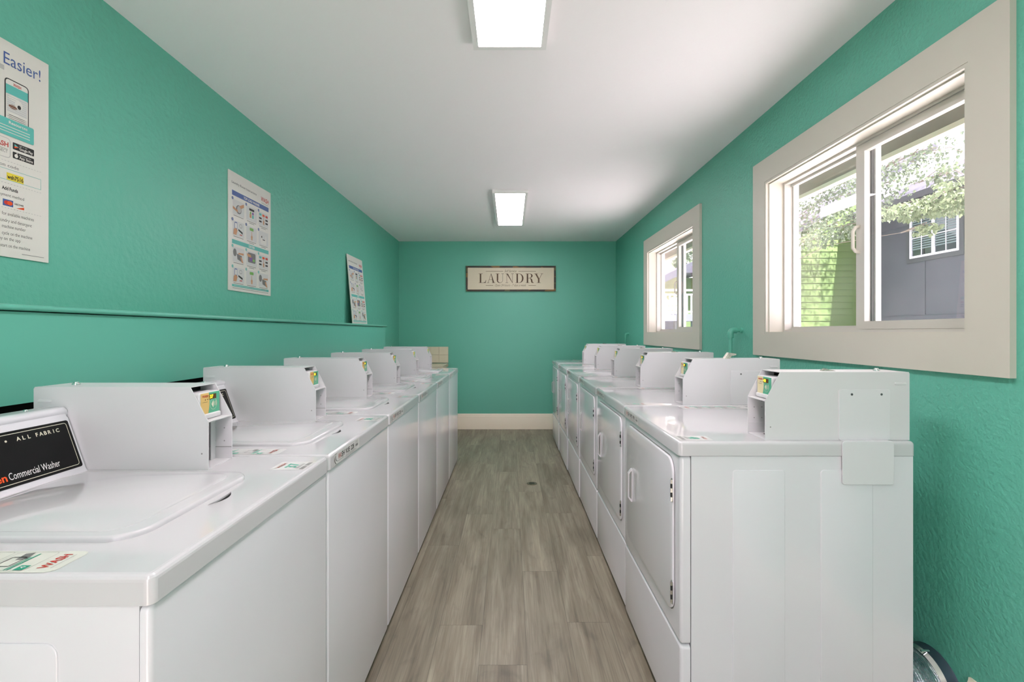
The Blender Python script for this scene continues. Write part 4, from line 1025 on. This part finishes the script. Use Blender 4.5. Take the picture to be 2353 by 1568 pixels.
def yellow_house():
    Y0 = 13.5
    t = thing('yellow_house', 'pale yellow-green sided house with sloping roof, seen through the far window', 'house', (3.2, Y0, -0.05))
    mp = lambda x, y, z: (x-3.2, y-Y0, z+0.05)
    # gable rises to the right of the view
    gx = lambda px: (px-1173)/1071*Y0; gz = lambda py: CAM_Z+(764-py)/1071*Y0
    x0, x1 = gx(1490), gx(1566)
    MB().prism([(x0, -0.05), (x1, -0.05), (x1, gz(630)), (x0, gz(655))], Y0, Y0+4, 0, lambda a, b, c: mp(a, c, b)).build('wall', M_ysid, t)
    g = MB(); lap(g, x0, x1, Y0, -0.05, gz(655), 0.13, mp); g.build('lap_siding', M_ysid, t)
    MB().box(x1, x1+0.75, Y0+0.3, Y0+4, -0.05, gz(636), 0, mp).build('side_wall', M_gsid, t)
    MB().prism([(gx(1500), gz(660)), (gx(1560), gz(632)), (gx(1605), gz(632)), (gx(1605), gz(600)), (gx(1580), gz(606)), (gx(1500), gz(644))], Y0-0.5, Y0+4.2, 0, lambda a, b, c: mp(a, c, b)).build('roof', M_roof, t)
yellow_house()
def stair_deck():
    Y0 = 11.5
    gx = lambda px: (px-1173)/1071*Y0; gz = lambda py: CAM_Z+(764-py)/1071*Y0
    x0, x1 = gx(1500), gx(1606)
    t = thing('raised_deck', 'raised grey deck with white railing outside the far window', 'deck', ((x0+x1)/2, Y0, -0.05))
    cx = (x0+x1)/2
    mp = lambda x, y, z: (x-cx, y-Y0, z+0.05)
    MB().box(x0, x1, Y0, Y0+1.6, gz(738), gz(722), 0, mp).build('platform', M_deckgray, t)
    for px in (1522, 1556, 1596):
        MB().box(gx(px)-0.05, gx(px)+0.05, Y0+0.02, Y0+0.12, -0.05, gz(738), 0, mp).build('post', M_gtrim, t)
    MB().box(x0, x1, Y0+0.9, Y0+0.95, -0.05, gz(738), 0, mp).build('skirt', M_deckgray, t)
    r = MB(); zt = gz(665)
    r.box(x0, x1, Y0, Y0+0.05, zt-0.045, zt, 0, mp); r.box(x0, x1, Y0, Y0+0.05, zt-0.15, zt-0.11, 0, mp); r.box(x0, x1, Y0, Y0+0.05, gz(717)-0.02, gz(717)+0.02, 0, mp)
    x = x0
    while x < x1:
        r.box(x, x+0.028, Y0+0.01, Y0+0.04, gz(722), zt-0.11, 0, mp); x += 0.105
    # lattice over the left part
    a = gx(1520); b = gx(1556); hh = zt-0.2-gz(722); x = a
    while x < b:
        for sg in (1, -1):
            xa = x if sg > 0 else x+0.25
            P = [(xa, gz(722)), (xa+0.02, gz(722)), (xa+0.02+sg*0.25, gz(722)+hh), (xa+sg*0.25, gz(722)+hh)]
            r.prism(P, Y0-0.012 if sg > 0 else Y0-0.022, Y0-0.004 if sg > 0 else Y0-0.014, 0, lambda p, q, c: mp(p, c, q))
        x += 0.085
    r.build('railing', M_wpaint, t)
stair_deck()

LEAF = [(0, 0), (0.10, 0.16), (0.42, 0.05), (0.34, 0.30), (0.52, 0.52), (0.24, 0.56), (0.20, 0.72), (0, 1.0), (-0.20, 0.72), (-0.24, 0.56), (-0.52, 0.52), (-0.34, 0.30), (-0.42, 0.05), (-0.10, 0.16)]
def tree(name, label, base, height, clusters, leaf=0.046, trunk_r=0.13, dens=3.2):
    t = thing(name, label, 'tree', base, 0); B = Vector(base)
    rnd = random.Random(int(base[1]*10))
    tk = MB(); top = Vector((0, 0, height*0.75))
    tk.tube([(0, 0, 0), (0.03, 0.02, height*0.2), (0.0, 0.05, height*0.42), tuple(top)], trunk_r, 10, 0, True, [trunk_r, trunk_r*0.85, trunk_r*0.7, trunk_r*0.45])
    tk.build('trunk', M_bark, t)
    br = MB(); V = []; F = []; tones = []
    for (c, rad, n, bright) in clusters:
        C = Vector(c)-B; st = Vector((0, 0.04, min(height*0.74, C.z+0.15)))
        mid = st.lerp(C, 0.55)+Vector((0, 0, 0.16))
        br.tube([tuple(st), tuple(mid), tuple(C), tuple(C+Vector((0, -rad[1]*0.6, -0.1)))], 0.02, 6, 0, True, [0.007, 0.005, 0.003, 0.0012])
        for k in range(4):
            e = C+Vector((rnd.uniform(-1, 1)*rad[0], rnd.uniform(-1, 1)*rad[1], rnd.uniform(-1, 1)*rad[2]))*0.8
            br.tube([tuple(mid.lerp(C, 0.8)), tuple(C.lerp(e, 0.5)+Vector((0, 0, 0.04))), tuple(e)], 0.005, 5, 0, True, [0.008, 0.005, 0.002])
        for k in range(int(n*dens)):
            while True:
                q = Vector((rnd.uniform(-1, 1), rnd.uniform(-1, 1), rnd.uniform(-1, 1)))
                if q.length < 1: break
            p = C+Vector((q.x*rad[0], q.y*rad[1], q.z*rad[2]))
            s_ = leaf*rnd.uniform(0.65, 1.15)
            R = Matrix.Rotation(rnd.uniform(0, 2*PI), 3, 'Z') @ Matrix.Rotation(rnd.uniform(-1.9, -0.4), 3, 'X') @ Matrix.Rotation(rnd.uniform(-0.5, 0.5), 3, 'Y')
            b0 = len(V)
            for (a, b) in LEAF: V.append(tuple(p+R @ Vector((a*s_, b*s_, 0.12*s_*abs(a)))))
            for i in range(1, len(LEAF)-1): F.append((b0, b0+i, b0+i+1)); tones.append(min(1, max(0, rnd.gauss(bright, 0.18))))
    br.build('branches', M_bark, t)
    me = bpy.data.meshes.new('foliage'); me.from_pydata(V, [], F); me.materials.append(M_leaf)
    at = me.attributes.new('tone', 'FLOAT', 'FACE'); at.data.foreach_set('value', tones)
    o = bpy.data.objects.new('foliage', me); col.objects.link(o); o.parent = t
def at(px, py, X):   # a spot outside seen at that photo column/row, X metres to the right
    Y = X*1071/(px-1173); return (X, Y, CAM_Z+(764-py)*X/(px-1173))
cl = [(at(1880, 440, 4.6), (0.35, 0.50, 0.24), 95, 0.35), (at(1930, 420, 4.8), (0.35, 0.45, 0.24), 95, 0.35), (at(1850, 500, 4.6), (0.3, 0.5, 0.25), 110, 0.4),
      (at(1920, 520, 4.5), (0.3, 0.40, 0.22), 110, 0.4), (at(1880, 550, 4.5), (0.25, 0.4, 0.15), 60, 0.45),
      (at(2040, 420, 4.6), (0.3, 0.35, 0.26), 80, 0.4), (at(2080, 370, 4.8), (0.35, 0.35, 0.28), 80, 0.35), (at(2150, 340, 5.0), (0.3, 0.3, 0.22), 35, 0.35),
      (at(2110, 480, 4.3), (0.25, 0.30, 0.11), 160, 0.75), (at(2180, 465, 4.3), (0.25, 0.28, 0.13), 150, 0.85), (at(2215, 430, 4.2), (0.25, 0.2, 0.12), 70, 0.8),
      (at(2040, 490, 4.4), (0.2, 0.28, 0.08), 60, 0.6), (at(2130, 525, 4.2), (0.1, 0.14, 0.06), 28, 0.9), (at(2180, 400, 4.6), (0.2, 0.2, 0.12), 40, 0.5), (at(1990, 460, 4.5), (0.3, 0.3, 0.3), 90, 0.4)]
cl += [((6.7, 8.6, 5.0), (0.8, 0.8, 0.6), 330, 0.4), ((7.3, 7.6, 5.6), (0.8, 0.8, 0.6), 300, 0.4), ((6.6, 9.3, 4.3), (0.5, 0.5, 0.4), 130, 0.35), ((7.5, 8.8, 4.6), (0.5, 0.6, 0.4), 130, 0.35)]  # clusters added to shade the green house wall, mostly hidden by the eave
tree('maple_tree', 'leafy maple tree with pale green leaves just outside the near window', (5.2, 9.3, -0.05), 5.2, cl)
cl2 = [((7.2, 21.5, 5.6), (1.6, 1.2, 0.9), 150, 0.4), ((6.2, 21.2, 6.6), (1.5, 1.0, 0.9), 80, 0.3), ((8.6, 22.0, 6.2), (1.6, 1.0, 1.2), 150, 0.35), ((8.2, 21.4, 4.6), (0.9, 0.6, 0.5), 80, 0.4)]
tree('distant_tree', 'thin-leaved distant tree against the sky, seen through the far window', (7.8, 21.8, -0.05), 7.5, cl2, 0.17, 0.16)
